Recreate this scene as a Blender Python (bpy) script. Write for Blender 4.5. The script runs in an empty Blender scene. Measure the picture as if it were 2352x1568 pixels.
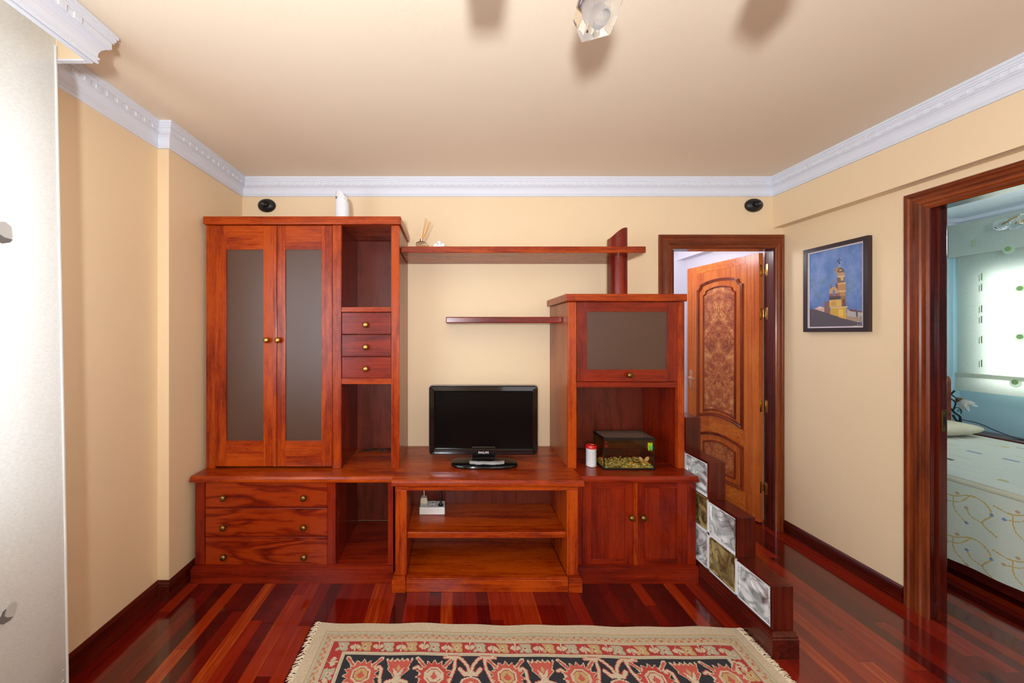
import bpy, bmesh, math, random
import numpy as np
from mathutils import Vector, Matrix
random.seed(7); rng = np.random.default_rng(7)
scene = bpy.context.scene
COL = scene.collection
# ------------------------------------------------------------------ camera, world, light, exposure
F, CX, CY, H = 845.0, 1040.0, 766.0, 1.45       # focal length in px, vanishing point, eye height
cam_d = bpy.data.cameras.new('camera'); cam = bpy.data.objects.new('camera', cam_d); COL.objects.link(cam)
cam_d.sensor_width = 36; cam_d.lens = F/2352*36
cam_d.shift_x = (1176-CX)/2352; cam_d.shift_y = (CY-784)/2352
cam.location = (0, 0, H); cam.rotation_euler = (math.pi/2, 0, 0); cam_d.clip_start = 0.02
scene.camera = cam
scene.view_settings.view_transform = 'Standard'; scene.view_settings.look = 'None'
scene.view_settings.exposure = -0.2; scene.view_settings.gamma = 1; scene.view_settings.use_curve_mapping = False
w = bpy.data.worlds.new('sky'); scene.world = w; w.use_nodes = True
w.node_tree.nodes['Background'].inputs[0].default_value = (0.86, 0.93, 1.0, 1)
w.node_tree.nodes['Background'].inputs[1].default_value = 2.6
def light(name, typ, loc, target, power, color, size=(1, 1), shape='RECTANGLE', spec=1.0):
    l = bpy.data.lights.new(name, typ); l.energy = power; l.color = color; l.specular_factor = spec
    if typ == 'AREA':
        l.shape = shape; l.size = size[0]; l.size_y = size[1]
    else: l.shadow_soft_size = size[0]
    o = bpy.data.objects.new(name, l); COL.objects.link(o); o.location = loc
    o.rotation_euler = (Vector(target)-Vector(loc)).to_track_quat('-Z', 'Y').to_euler(); return o
light('daylight_window', 'AREA', (-1.82, 0.0, 1.55), (1.5, 0.4, 1.2), 130, (0.86, 0.93, 1.0), (2.2, 1.2))
light('flash', 'AREA', (-0.15, -0.55, 1.5), (0.35, 0.8, 2.6), 82, (0.86, 0.93, 1.0), (0.2, 0.2), 'DISK')
light('rear_fill', 'AREA', (1.1, -2.4, 1.6), (-0.9, 1.4, 1.35), 27, (0.88, 0.94, 1.0), (2.6, 1.7))  # added soft fill from behind the camera; the front wall has no window
light('daylight_bedroom', 'AREA', (5.3, 2.35, 1.7), (3.0, 2.25, 1.2), 120, (0.9, 0.97, 1.0), (2.4, 1.8))
light('hall_fill', 'POINT', (1.7, 3.3, 2.2), (0, 0, 0), 14, (0.95, 0.95, 1.0), (0.1, 0.1))  # unseen fill added to brighten the hallway, no fitting modelled

light('bedroom_fill', 'POINT', (3.75, 2.1, 2.1), (0, 0, 0), 12, (0.93, 0.97, 1.0), (0.1, 0.1))  # added fill to lift the bedroom walls, set apart from the lamp there

def mx(px, Y): return (px-CX)*Y/F          # image pixel column -> metres across at depth Y
def mh(py, Y): return H-(py-CY)*Y/F        # image pixel row -> height in metres at depth Y

# ------------------------------------------------------------------ materials
def lin(r, g, b):
    f = lambda c: (c/255/12.92) if c/255 <= .04045 else ((c/255+.055)/1.055)**2.4
    return (f(r), f(g), f(b), 1)
class NT:
    def __init__(s, name):
        s.m = bpy.data.materials.new(name); s.m.use_nodes = True; s.t = s.m.node_tree
        s.b = s.t.nodes['Principled BSDF']; s.out = s.t.nodes['Material Output']
    def n(s, typ, **kw):
        x = s.t.nodes.new('ShaderNode'+typ)
        for k, v in kw.items(): setattr(x, k, v)
        return x
    def l(s, a, b): s.t.links.new(a, b)
    def val(s, x, sock):
        if isinstance(x, (int, float)): sock.default_value = x
        else: s.l(x, sock)
    def math(s, op, a, b=0.0, c=None):
        x = s.n('Math', operation=op); s.val(a, x.inputs[0]); s.val(b, x.inputs[1])
        if c is not None: s.val(c, x.inputs[2])
        return x.outputs[0]
    def ramp(s, fac, stops):
        r = s.n('ValToRGB'); s.l(fac, r.inputs[0]); e = r.color_ramp.elements
        while len(e) < len(stops): e.new(.5)
        for i, (p, c) in enumerate(stops): e[i].position = p; e[i].color = c
        return r.outputs[0]
    def noise(s, vec, scale, detail=2, rough=.5, dist=0.0, out=0):
        x = s.n('TexNoise'); s.l(vec, x.inputs['Vector']); x.inputs['Scale'].default_value = scale
        x.inputs['Detail'].default_value = detail; x.inputs['Roughness'].default_value = rough
        x.inputs['Distortion'].default_value = dist; return x.outputs[out]
    def coords(s, scale=(1, 1, 1), rand=True, kind='Object'):
        t = s.n('TexCoord'); v = t.outputs[kind]
        mp = s.n('Mapping'); s.l(v, mp.inputs[0]); mp.inputs['Scale'].default_value = scale
        v = mp.outputs[0]
        if rand:
            oi = s.n('ObjectInfo'); a = s.n('VectorMath', operation='ADD'); s.l(v, a.inputs[0])
            c = s.n('CombineXYZ'); r = s.math('MULTIPLY', oi.outputs['Random'], 37.0)
            for i in range(3): s.l(r, c.inputs[i])
            s.l(c.outputs[0], a.inputs[1]); v = a.outputs[0]
        return v
    def bump(s, h, strength, dist=.01):
        b = s.n('Bump'); b.inputs['Strength'].default_value = strength; b.inputs['Distance'].default_value = dist
        s.l(h, b.inputs['Height']); s.l(b.outputs[0], s.b.inputs['Normal'])
    def set(s, **kw):
        for k, v in kw.items(): s.b.inputs[k.replace('_', ' ')].default_value = v
def plain(name, col, rough=.5, metal=0, bump=0, bscale=200, **kw):
    t = NT(name); c = lin(*col); v = t.coords(rand=False)
    n = t.noise(v, 6, 3); a = tuple(x*.94 for x in c[:3])+(1,); d = tuple(min(1, x*1.05) for x in c[:3])+(1,)
    t.l(t.ramp(n, [(.3, a), (.7, d)]), t.b.inputs['Base Color'])
    t.set(**{'Roughness': rough, 'Metallic': metal, **kw})
    if bump: t.bump(t.noise(v, bscale, 2), bump, .002)
    return t.m
def wood(name, axis, dark, mid, light_, rings=9, ringamp=.55, rough=.26, stretch=.35, ribbon=0.0, coat=.08, cross=3.2):
    t = NT(name)
    sc = [cross]*3; sc[axis] = stretch*cross
    v = t.coords(tuple(sc)); n = t.noise(v, 1.0, 3, .5, .5)
    r = t.math('SINE', t.math('MULTIPLY', n, rings*6.28)); r = t.math('MULTIPLY_ADD', r, .5, .5)
    r = t.math('POWER', r, .45)
    sf = [160]*3; sf[axis] = 4
    fib = t.noise(t.coords(tuple(sf)), 1.0, 3, .6)
    sb = [7]*3; sb[axis] = 2.2
    blot = t.noise(t.coords(tuple(sb)), 1.0, 2, .5, .4)
    sd = [90]*3; sd[axis] = 22
    fleck = t.noise(t.coords(tuple(sd)), 1.0, 2, .6, .8)
    fac = t.math('MULTIPLY_ADD', r, ringamp, t.math('MULTIPLY_ADD', fib, .38, t.math('MULTIPLY_ADD', fleck, .3, t.math('MULTIPLY', blot, .49))))
    if ribbon:
        sr = [55]*3; sr[axis] = .8
        rb = t.noise(t.coords(tuple(sr)), 1.0, 1, .5)
        fac = t.math('MULTIPLY_ADD', rb, ribbon, fac)
    lo = .42+ringamp*.15+ribbon*.35; hi = .62+ringamp*.85+ribbon*.65
    mr = t.n('MapRange'); t.l(fac, mr.inputs[0]); mr.inputs[1].default_value = lo; mr.inputs[2].default_value = hi
    t.l(t.ramp(mr.outputs[0], [(0.0, lin(*dark)), (.5, lin(*mid)), (1.0, lin(*light_))]), t.b.inputs['Base Color'])
    t.set(Roughness=rough, Coat_Weight=coat, Coat_Roughness=.12, Specular_IOR_Level=.3)
    t.bump(fib, .05, .001); return t.m
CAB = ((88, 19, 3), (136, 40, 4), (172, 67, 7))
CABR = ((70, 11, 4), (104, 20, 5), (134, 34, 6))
M = {}
for k, ax in (('x', 0), ('y', 1), ('z', 2)):
    M['wood_'+k] = wood('cherry_wood_'+k, ax, *CAB, rings=4, ringamp=.14, cross=6, stretch=.16, ribbon=.25)
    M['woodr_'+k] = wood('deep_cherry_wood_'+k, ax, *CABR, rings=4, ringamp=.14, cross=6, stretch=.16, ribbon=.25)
    M['trim_'+k] = wood('sapele_wood_'+k, ax, (66, 22, 8), (106, 42, 14), (138, 64, 24), rings=3, ringamp=.12, ribbon=.7, rough=.3)
    M['base_'+k] = wood('dark_jatoba_'+k, ax, (46, 8, 5), (68, 12, 6), (90, 24, 10), rings=3, ringamp=.15, ribbon=.6, rough=.24, coat=.3)
M['figure'] = wood('figured_drawer_wood', 0, (78, 13, 4), (122, 30, 5), (152, 50, 9), rings=9, ringamp=.42, stretch=.2, cross=5.2)
M['wood_dark'] = wood('walnut_back_board', 2, (66, 20, 10), (90, 30, 15), (108, 40, 22), rings=6, ringamp=.14, stretch=.18, cross=6, rough=.4, coat=.05)
M['side'] = wood('side_veneer', 2, (112, 46, 20), (140, 66, 32), (166, 86, 44), rings=3, ringamp=.15, rough=.28)
M['leaf_z'] = wood('door_sapele_z', 2, (168, 72, 24), (196, 96, 38), (214, 120, 52), rings=3, ringamp=.1, ribbon=.7, rough=.3)
M['leaf_x'] = wood('door_sapele_x', 0, (168, 72, 20), (202, 100, 34), (218, 126, 50), rings=3, ringamp=.1, ribbon=.7, rough=.3)
M['mould'] = wood('door_moulding_wood', 2, (80, 26, 12), (118, 44, 20), (140, 58, 26), rings=3, ringamp=.15, rough=.25)
def burl():
    t = NT('burl_veneer'); v = t.coords((1, 1, 1), rand=False)
    # mirror the figure about the panel's middle, as book-matched veneer is
    sx = t.n('SeparateXYZ'); t.l(v, sx.inputs[0]); cx = t.n('CombineXYZ')
    t.l(t.math('ABSOLUTE', t.math('SUBTRACT', sx.outputs[0], .36)), cx.inputs[0]); t.l(sx.outputs[2], cx.inputs[2])
    a = t.noise(cx.outputs[0], 7, 4, .6, 2.5); b = t.noise(cx.outputs[0], 45, 4, .7, 2.0)
    f = t.math('MULTIPLY_ADD', a, .75, t.math('MULTIPLY', b, .6))
    t.l(t.ramp(f, [(.44, lin(100, 40, 22)), (.58, lin(154, 74, 36)), (.7, lin(194, 108, 54)), (.82, lin(228, 166, 98))]), t.b.inputs['Base Color'])
    t.set(Roughness=.28, Coat_Weight=.4); return t.m
M['burl'] = burl()
def paint(name, col, rough=.75):
    t = NT(name); v = t.coords(rand=False); c = lin(*col)
    n = t.noise(v, 1.5, 3)
    t.l(t.ramp(n, [(.3, tuple(x*.975 for x in c[:3])+(1,)), (.7, c)]), t.b.inputs['Base Color'])
    t.set(Roughness=rough); t.bump(t.noise(v, 160, 3), .12, .002); return t.m
M['wall'] = paint('cream_wall_paint', (238, 211, 172), .55)
M['ceil'] = paint('cream_ceiling_paint', (238, 220, 194), .7)
M['white'] = paint('white_plaster', (224, 227, 236), .6)
M['hall'] = paint('pale_hall_paint', (226, 222, 230), .7)
M['blue'] = paint('pale_blue_paint', (176, 212, 222), .7)
M['brass'] = plain('aged_brass', (138, 104, 54), .36, 1.0)
M['brassb'] = plain('polished_brass', (196, 156, 86), .25, 1.0)
M['nickel'] = plain('satin_nickel', (232, 196, 168), .3, 1.0)
M['black'] = plain('gloss_black', (7, 7, 9), .1, 0, Coat_Weight=.5)
M['screen'] = plain('screen_black', (4, 4, 6), .16, 0, Specular_IOR_Level=.22)
M['matteblack'] = plain('matte_black', (20, 18, 18), .45)
M['tankblack'] = plain('tank_black', (8, 8, 9), .3)
M['whitep'] = plain('white_plastic', (226, 224, 220), .35)
M['holes'] = plain('socket_grey', (120, 118, 115), .5)
M['ivory'] = plain('ivory_plastic', (216, 204, 178), .4)
M['china'] = plain('white_china', (232, 232, 236), .25)
M['redp'] = plain('red_plastic', (196, 16, 22), .35)
M['orange'] = plain('orange_label', (230, 130, 40), .5)
M['silver'] = plain('chrome', (200, 200, 205), .15, 1.0)
M['logo'] = plain('logo_grey', (190, 190, 195), .4)
M['reed'] = plain('reed_tan', (206, 140, 52), .6)
M['iron'] = plain('black_iron', (16, 16, 20), .4)
M['strands'] = plain('cotton_fringe', (222, 204, 176), .9)
M['frame'] = plain('dark_frame', (50, 36, 38), .4)
M['liner'] = plain('pale_liner', (214, 200, 204), .5)
M['pillow'] = plain('beige_cotton', (206, 196, 172), .9)
M['hem'] = plain('hem_cotton', (232, 232, 230), .9)
M['embr'] = plain('grey_embroidery', (120, 118, 116), .9, 0, .5, 900)
M['embrp'] = plain('pale_embroidery', (206, 206, 206), .9, 0, .5, 900)
M['embrg'] = plain('green_embroidery', (176, 196, 110), .9)
M['stone1'] = plain('pale_pebble', (208, 164, 136), .5)
M['limegreen'] = plain('lime_plastic', (196, 226, 20), .35)
M['teal'] = plain('teal_plastic', (10, 180, 140), .35)
def glass(name, col, rough=0.0, ior=1.45, alpha=1.0):
    t = NT(name); t.set(Base_Color=lin(*col), Roughness=rough, IOR=ior, Transmission_Weight=1.0, Alpha=alpha); return t.m
M['clear'] = glass('clear_glass', (245, 250, 250), 0, 1.45)
M['lampglass'] = glass('lamp_glass', (250, 252, 255), .05, 1.2)
def tankglass():   # thin clear panes: mostly see-through with a gloss
    t = NT('tank_glass'); tr = t.n('BsdfTransparent'); gl = t.n('BsdfGlossy'); gl.inputs['Roughness'].default_value = .03
    lw = t.n('LayerWeight'); lw.inputs[0].default_value = .3; mixn = t.n('MixShader')
    tr.inputs[0].default_value = lin(244, 243, 222)
    t.l(t.math('MULTIPLY_ADD', t.math('POWER', lw.outputs[1], 3.0), .5, .03), mixn.inputs[0]); t.l(tr.outputs[0], mixn.inputs[1]); t.l(gl.outputs[0], mixn.inputs[2])
    t.l(mixn.outputs[0], t.out.inputs[0]); return t.m
M['tank'] = tankglass()
def bronze():
    t = NT('smoked_frosted_glass'); v = t.coords(rand=False)
    t.set(Base_Color=lin(86, 56, 42), Roughness=.34, Transmission_Weight=.2, IOR=1.55, Specular_IOR_Level=.55)
    t.bump(t.noise(v, 700, 2), .15, .001); return t.m
M['smoked'] = bronze()
def block(name, tint, milk):
    t = NT(name); v = t.coords((5, 5, 5)); n = t.noise(v, 1.0, 1, .4, 2.2)
    t.bump(n, .9, .04)
    f = t.math('MULTIPLY', t.math('SINE', t.math('MULTIPLY', n, 34)), .5); f = t.math('ADD', f, .5)
    t.l(t.ramp(f, [(0.0, lin(*milk)), (.85, lin(*milk)), (1, lin(*tint))]), t.b.inputs['Base Color'])
    t.l(t.ramp(t.noise(t.coords((7, 7, 7)), 1.0, 1, .4, 1.5), [(.42, (.2,)*3+(1,)), (.62, (.9,)*3+(1,))]), t.b.inputs['Transmission Weight'])
    t.set(Roughness=.04, IOR=1.14); return t.m
M['block_clear'] = block('clear_wavy_block_glass', (176, 182, 182), (242, 246, 246))
M['block_bronze'] = block('bronze_wavy_block_glass', (120, 98, 52), (182, 162, 110))
M['grout'] = plain('white_mortar', (232, 234, 238), .8)
def floor_mat():
    t = NT('jatoba_plank_floor'); tc = t.n('TexCoord'); sp = t.n('SeparateXYZ'); t.l(tc.outputs['Object'], sp.inputs[0])
    W_, L_ = .064, 1.15
    u = t.math('DIVIDE', sp.outputs[0], W_); idx = t.math('FLOOR', u); fu = t.math('FRACT', u)
    wn = t.n('TexWhiteNoise', noise_dimensions='1D'); t.l(idx, wn.inputs['W'])
    vv = t.math('ADD', t.math('DIVIDE', sp.outputs[1], L_), t.math('MULTIPLY', wn.outputs[0], 3.0))
    jd = t.math('FLOOR', vv); fv = t.math('FRACT', vv)
    c = t.n('CombineXYZ'); t.l(idx, c.inputs[0]); t.l(jd, c.inputs[1])
    w2 = t.n('TexWhiteNoise', noise_dimensions='2D'); t.l(c.outputs[0], w2.inputs['Vector'])
    mp = t.n('Mapping'); t.l(tc.outputs['Object'], mp.inputs[0]); mp.inputs['Scale'].default_value = (60, 3, 60)
    ad = t.n('VectorMath', operation='ADD'); t.l(mp.outputs[0], ad.inputs[0]); t.l(w2.outputs['Color'], ad.inputs[1])
    sc2 = t.n('VectorMath', operation='SCALE'); t.l(w2.outputs['Color'], sc2.inputs[0]); sc2.inputs['Scale'].default_value = 40
    t.l(sc2.outputs[0], ad.inputs[1])
    fib = t.noise(ad.outputs[0], 1.0, 3, .6, .3)
    fac = t.math('MULTIPLY_ADD', fib, .5, t.math('SUBTRACT', w2.outputs[0], .25))
    col = t.ramp(fac, [(0.0, lin(62, 8, 8)), (.35, lin(92, 12, 7)), (.7, lin(126, 24, 8)), (.93, lin(144, 42, 12)), (1.0, lin(168, 70, 22))])
    gap = t.math('MAXIMUM', t.math('LESS_THAN', fu, .018), t.math('LESS_THAN', fv, .0025))
    mixc = t.n('MixRGB'); t.l(t.math('MULTIPLY', gap, .55), mixc.inputs[0]); t.l(col, mixc.inputs[1]); mixc.inputs[2].default_value = lin(40, 8, 6)
    t.l(mixc.outputs[0], t.b.inputs['Base Color'])
    t.set(Roughness=.12, Coat_Weight=.4, Coat_Roughness=.03, Specular_IOR_Level=.5)
    t.bump(t.noise(tc.outputs['Object'], 9, 2), .035, .01); return t.m
M['floor'] = floor_mat()
def fabric(name, col, transl, transp, weave=260, dark=.9):
    t = NT(name); v = t.coords((1, .35, 1), rand=False); n = t.noise(v, weave, 2, .6)
    c = lin(*col); cr = t.ramp(n, [(.35, tuple(x*dark for x in c[:3])+(1,)), (.65, c)])
    d = t.n('BsdfDiffuse'); tl = t.n('BsdfTranslucent'); tp = t.n('BsdfTransparent')
    t.l(cr, d.inputs[0]); t.l(cr, tl.inputs[0]); a = t.n('MixShader'); a.inputs[0].default_value = transl
    t.l(d.outputs[0], a.inputs[1]); t.l(tl.outputs[0], a.inputs[2]); b = t.n('MixShader'); b.inputs[0].default_value = transp
    t.l(a.outputs[0], b.inputs[1]); t.l(tp.outputs[0], b.inputs[2]); t.l(b.outputs[0], t.out.inputs[0]); return t.m
M['sheer'] = fabric('sheer_linen', (234, 240, 244), .42, .12)
M['blind'] = fabric('cream_blind_cloth', (234, 236, 226), .6, .06)
def vcol(name, rough=.95, bumpscale=0, bs=.4):
    t = NT(name); a = t.n('Attribute'); a.attribute_name = 'Col'; t.l(a.outputs['Color'], t.b.inputs['Base Color'])
    t.set(Roughness=rough)
    if bumpscale: t.bump(t.noise(t.coords(rand=False), bumpscale, 3), bs, .004)
    return t.m
M['rug'] = vcol('woven_wool', 1.0, 420, .8)
M['canvas'] = vcol('oil_on_canvas', .5, 160, .3)
M['quilt'] = vcol('printed_cotton', .95, 30, .15)
def gravel():
    t = NT('mixed_gravel'); v = t.n('TexVoronoi'); t.l(t.coords(rand=False), v.inputs['Vector']); v.inputs['Scale'].default_value = 90
    s = t.n('SeparateXYZ'); t.l(v.outputs['Color'], s.inputs[0])
    t.l(t.ramp(s.outputs[0], [(0, lin(60, 50, 30)), (.3, lin(150, 130, 60)), (.6, lin(190, 170, 110)), (.8, lin(210, 190, 170)), (1, lin(70, 60, 60))]), t.b.inputs['Base Color'])
    t.set(Roughness=.3); return t.m
M['gravel'] = gravel()
M['waterside'] = glass('tank_water', (190, 180, 90), 0, 1.2)
def lidmat(name, tint, gloss, milk):
    t = NT(name); tr = t.n('BsdfTransparent'); tr.inputs[0].default_value = lin(*tint); gl = t.n('BsdfGlossy'); gl.inputs['Roughness'].default_value = .08
    df = t.n('BsdfDiffuse'); df.inputs[0].default_value = lin(190, 170, 160); a = t.n('MixShader'); a.inputs[0].default_value = gloss
    t.l(tr.outputs[0], a.inputs[1]); t.l(gl.outputs[0], a.inputs[2]); b = t.n('MixShader'); b.inputs[0].default_value = milk
    t.l(a.outputs[0], b.inputs[1]); t.l(df.outputs[0], b.inputs[2]); t.l(b.outputs[0], t.out.inputs[0]); return t.m
M['lid'] = lidmat('lid_glass', (240, 236, 230), .12, .12)
M['watertop'] = lidmat('water_surface', (200, 190, 120), .25, .05)

# ------------------------------------------------------------------ mesh helpers
WM = {}
def thing(name, label, cat, loc=(0, 0, 0), rotz=0, group=None):
    o = bpy.data.objects.new(name, None); COL.objects.link(o); o.empty_display_size = .05
    o.location = loc; o.rotation_euler = (0, 0, rotz); o['label'] = label; o['category'] = cat
    if group: o['group'] = group
    WM[o.name] = Matrix.Translation(Vector(loc)) @ Matrix.Rotation(rotz, 4, 'Z'); return o
def tag(o, label, cat, group=None):
    o['label'] = label; o['category'] = cat
    if group: o['group'] = group
    return o
def obj(name, bm, mat, parent=None, smooth=False, world=True, label=None):
    me = bpy.data.meshes.new(name)
    if isinstance(bm, bmesh.types.BMesh):
        if parent is not None and world: bmesh.ops.transform(bm, matrix=WM[parent.name].inverted(), verts=bm.verts)
        bmesh.ops.recalc_face_normals(bm, faces=bm.faces)
        bm.to_mesh(me); bm.free()
    else: me = bm
    mats = mat if isinstance(mat, (list, tuple)) else [mat]
    for m_ in mats: me.materials.append(M[m_] if isinstance(m_, str) else m_)
    if smooth:
        for p in me.polygons: p.use_smooth = True
        try: me.set_sharp_from_angle(angle=math.radians(38))
        except Exception: pass
    o = bpy.data.objects.new(name, me); COL.objects.link(o)
    if parent is not None: o.parent = parent; WM[o.name] = WM[parent.name]
    else: WM[o.name] = Matrix.Identity(4)
    if label: o['label'] = label
    return o
def struct(name, bm, mat, parent=None, **kw):
    o = obj(name, bm, mat, parent, **kw)
    if parent is None: o['kind'] = 'structure'
    return o
def merge(bm, src, mat_index=None):
    me = bpy.data.meshes.new('tmp'); src.to_mesh(me); src.free()
    if mat_index is not None:
        for p in me.polygons: p.material_index = mat_index
    bm.from_mesh(me); bpy.data.meshes.remove(me)
def box(x0, x1, y0, y1, z0, z1, bev=.0015, bm=None, seg=2, mi=None, edges=None):
    t = bmesh.new(); bmesh.ops.create_cube(t, size=1)
    for v in t.verts: v.co = Vector(((x0+x1)/2+v.co.x*(x1-x0), (y0+y1)/2+v.co.y*(y1-y0), (z0+z1)/2+v.co.z*(z1-z0)))
    if bev:
        b = min(bev, abs(x1-x0)*.45, abs(y1-y0)*.45, abs(z1-z0)*.45)
        es = t.edges[:] if edges is None else [e for e in t.edges if edges(e)]
        bmesh.ops.bevel(t, geom=es, offset=b, segments=seg, affect='EDGES', profile=.5)
    if bm is None:
        if mi: 
            for f in t.faces: f.material_index = mi
        return t
    merge(bm, t, mi); return bm
def boxes(lst, bev=.0015):
    bm = bmesh.new()
    for b in lst: box(*b, bev=bev, bm=bm)
    return bm
def lathe(prof, n=24, bm=None, M4=None):
    """prof: (r, z) list, axis Z, optional transform"""
    t = bmesh.new(); rings = []
    for r, z in prof:
        if r < 1e-6: rings.append([t.verts.new((0, 0, z))])
        else: rings.append([t.verts.new((r*math.cos(2*math.pi*i/n), r*math.sin(2*math.pi*i/n), z)) for i in range(n)])
    for a, b in zip(rings, rings[1:]):
        for i in range(n):
            j = (i+1) % n
            if len(a) == 1 and len(b) == 1: continue
            if len(a) == 1: t.faces.new((a[0], b[i], b[j]))
            elif len(b) == 1: t.faces.new((a[i], a[j], b[0]))
            else: t.faces.new((a[i], a[j], b[j], b[i]))
    if M4 is not None: bmesh.ops.transform(t, matrix=M4, verts=t.verts)
    if bm is None: return t
    merge(bm, t); return bm
def tube(pts, r, n=8, bm=None, closed=False, rs=None):
    t = bmesh.new(); pts = [Vector(p) for p in pts]; rings = []; up = Vector((0, 0, 1)); N = len(pts); prev = None
    for i, p in enumerate(pts):
        a = pts[i-1] if (i > 0 or closed) else p; b = pts[(i+1) % N] if (i < N-1 or closed) else p
        d = (b-a).normalized()
        if prev is None:
            u = d.cross(up) if abs(d.dot(up)) < .95 else d.cross(Vector((1, 0, 0)))
        else: u = prev-d*prev.dot(d)
        u.normalize(); prev = u; v = d.cross(u); rr = rs[i] if rs else r
        rings.append([t.verts.new(p+(u*math.cos(2*math.pi*k/n)+v*math.sin(2*math.pi*k/n))*rr) for k in range(n)])
    for i in range(N if closed else N-1):
        a, b = rings[i], rings[(i+1) % N]
        for k in range(n): t.faces.new((a[k], a[(k+1) % n], b[(k+1) % n], b[k]))
    if not closed: t.faces.new(rings[0]); t.faces.new(rings[-1])
    if bm is None: return t
    merge(bm, t); return bm
def spline(pts, k=8):
    P = [Vector(p) for p in pts]; P = [2*P[0]-P[1]]+P+[2*P[-1]-P[-2]]; out = []
    for i in range(1, len(P)-2):
        for j in range(k):
            t = j/k; a, b, c, d = P[i-1:i+3]
            out.append(.5*((2*b)+(c-a)*t+(2*a-5*b+4*c-d)*t*t+(3*b-a-3*c+d)*t**3))
    out.append(P[-2]); return out
def prism(poly, y0, y1, axis='y', bev=0.0, bm=None):
    """poly of (a,b): axis 'y' -> (x,z); 'x' -> (y,z); 'z' -> (x,y)"""
    t = bmesh.new()
    f = {'y': lambda a, b, c: (a, c, b), 'x': lambda a, b, c: (c, a, b), 'z': lambda a, b, c: (a, b, c)}[axis]
    A = [t.verts.new(f(a, b, y0)) for a, b in poly]; B = [t.verts.new(f(a, b, y1)) for a, b in poly]
    t.faces.new(A); t.faces.new(B[::-1])
    for i in range(len(poly)): j = (i+1) % len(poly); t.faces.new((A[i], B[i], B[j], A[j]))
    bmesh.ops.recalc_face_normals(t, faces=t.faces)
    if bev:
        es = [e for e in t.edges if len(e.link_faces) == 2 and e.calc_face_angle(0) > .7]
        bmesh.ops.bevel(t, geom=es, offset=bev, segments=2, affect='EDGES', profile=.5)
    if bm is None: return t
    merge(bm, t); return bm
def rrect(x0, x1, z0, z1, r, n=6):
    P = []
    for cx, cz, a0 in ((x1-r, z0+r, -90), (x1-r, z1-r, 0), (x0+r, z1-r, 90), (x0+r, z0+r, 180)):
        for i in range(n+1):
            a = math.radians(a0+90*i/n); P.append((cx+r*math.cos(a), cz+r*math.sin(a)))
    return P
def offset_poly(P, d):
    """inward offset of a CCW polygon by per-vertex normals"""
    n = len(P); out = []
    for i in range(n):
        a, b, c = Vector(P[i-1]), Vector(P[i]), Vector(P[(i+1) % n])
        e1 = (b-a).normalized(); e2 = (c-b).normalized()
        n1 = Vector((-e1.y, e1.x)); n2 = Vector((-e2.y, e2.x)); m = n1+n2
        if m.length < 1e-5: m = n1.copy()
        m.normalize(); k = d/max(.35, m.dot(n1)); out.append((b.x+m.x*k, b.y+m.y*k))
    return out
def ring_profile(P, prof, y0, sgn=-1, bm=None):
    """frame moulding: polygon P (x,z), prof list of (inward offset, height off the face y0)"""
    t = bmesh.new(); rings = []
    for d, h in prof:
        Q = offset_poly(P, d) if d else P
        rings.append([t.verts.new((a, y0+sgn*h, b)) for a, b in Q])
    n = len(P)
    for A, B in zip(rings, rings[1:]):
        for i in range(n): j = (i+1) % n; t.faces.new((A[i], A[j], B[j], B[i]))
    if bm is None: return t
    merge(bm, t); return bm
def sweep(path, prof, inward_left=True, closed=False, z0=0.0, caps=True):
    """mitred sweep of prof [(offset from wall, z)] along a plan polyline; offset goes to the left of travel if inward_left"""
    t = bmesh.new(); n = len(path); rings = []
    for i, p in enumerate(path):
        p = Vector(p); sg = 1 if inward_left else -1
        dirs = []
        if i > 0 or closed: dirs.append((p-Vector(path[i-1])).normalized())
        if i < n-1 or closed: dirs.append((Vector(path[(i+1) % n])-p).normalized())
        ns = [Vector((-d.y, d.x))*sg for d in dirs]
        m = sum(ns, Vector((0, 0))).normalized(); k = 1/max(.2, m.dot(ns[0]))
        rings.append([t.verts.new((p.x+m.x*k*o, p.y+m.y*k*o, z0+z)) for o, z in prof])
    for i in range(n if closed else n-1):
        A, B = rings[i], rings[(i+1) % n]
        for j in range(len(prof)-1): t.faces.new((A[j], A[j+1], B[j+1], B[j]))
    if caps and not closed:
        t.faces.new(rings[0]); t.faces.new(rings[-1])
    return t
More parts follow.
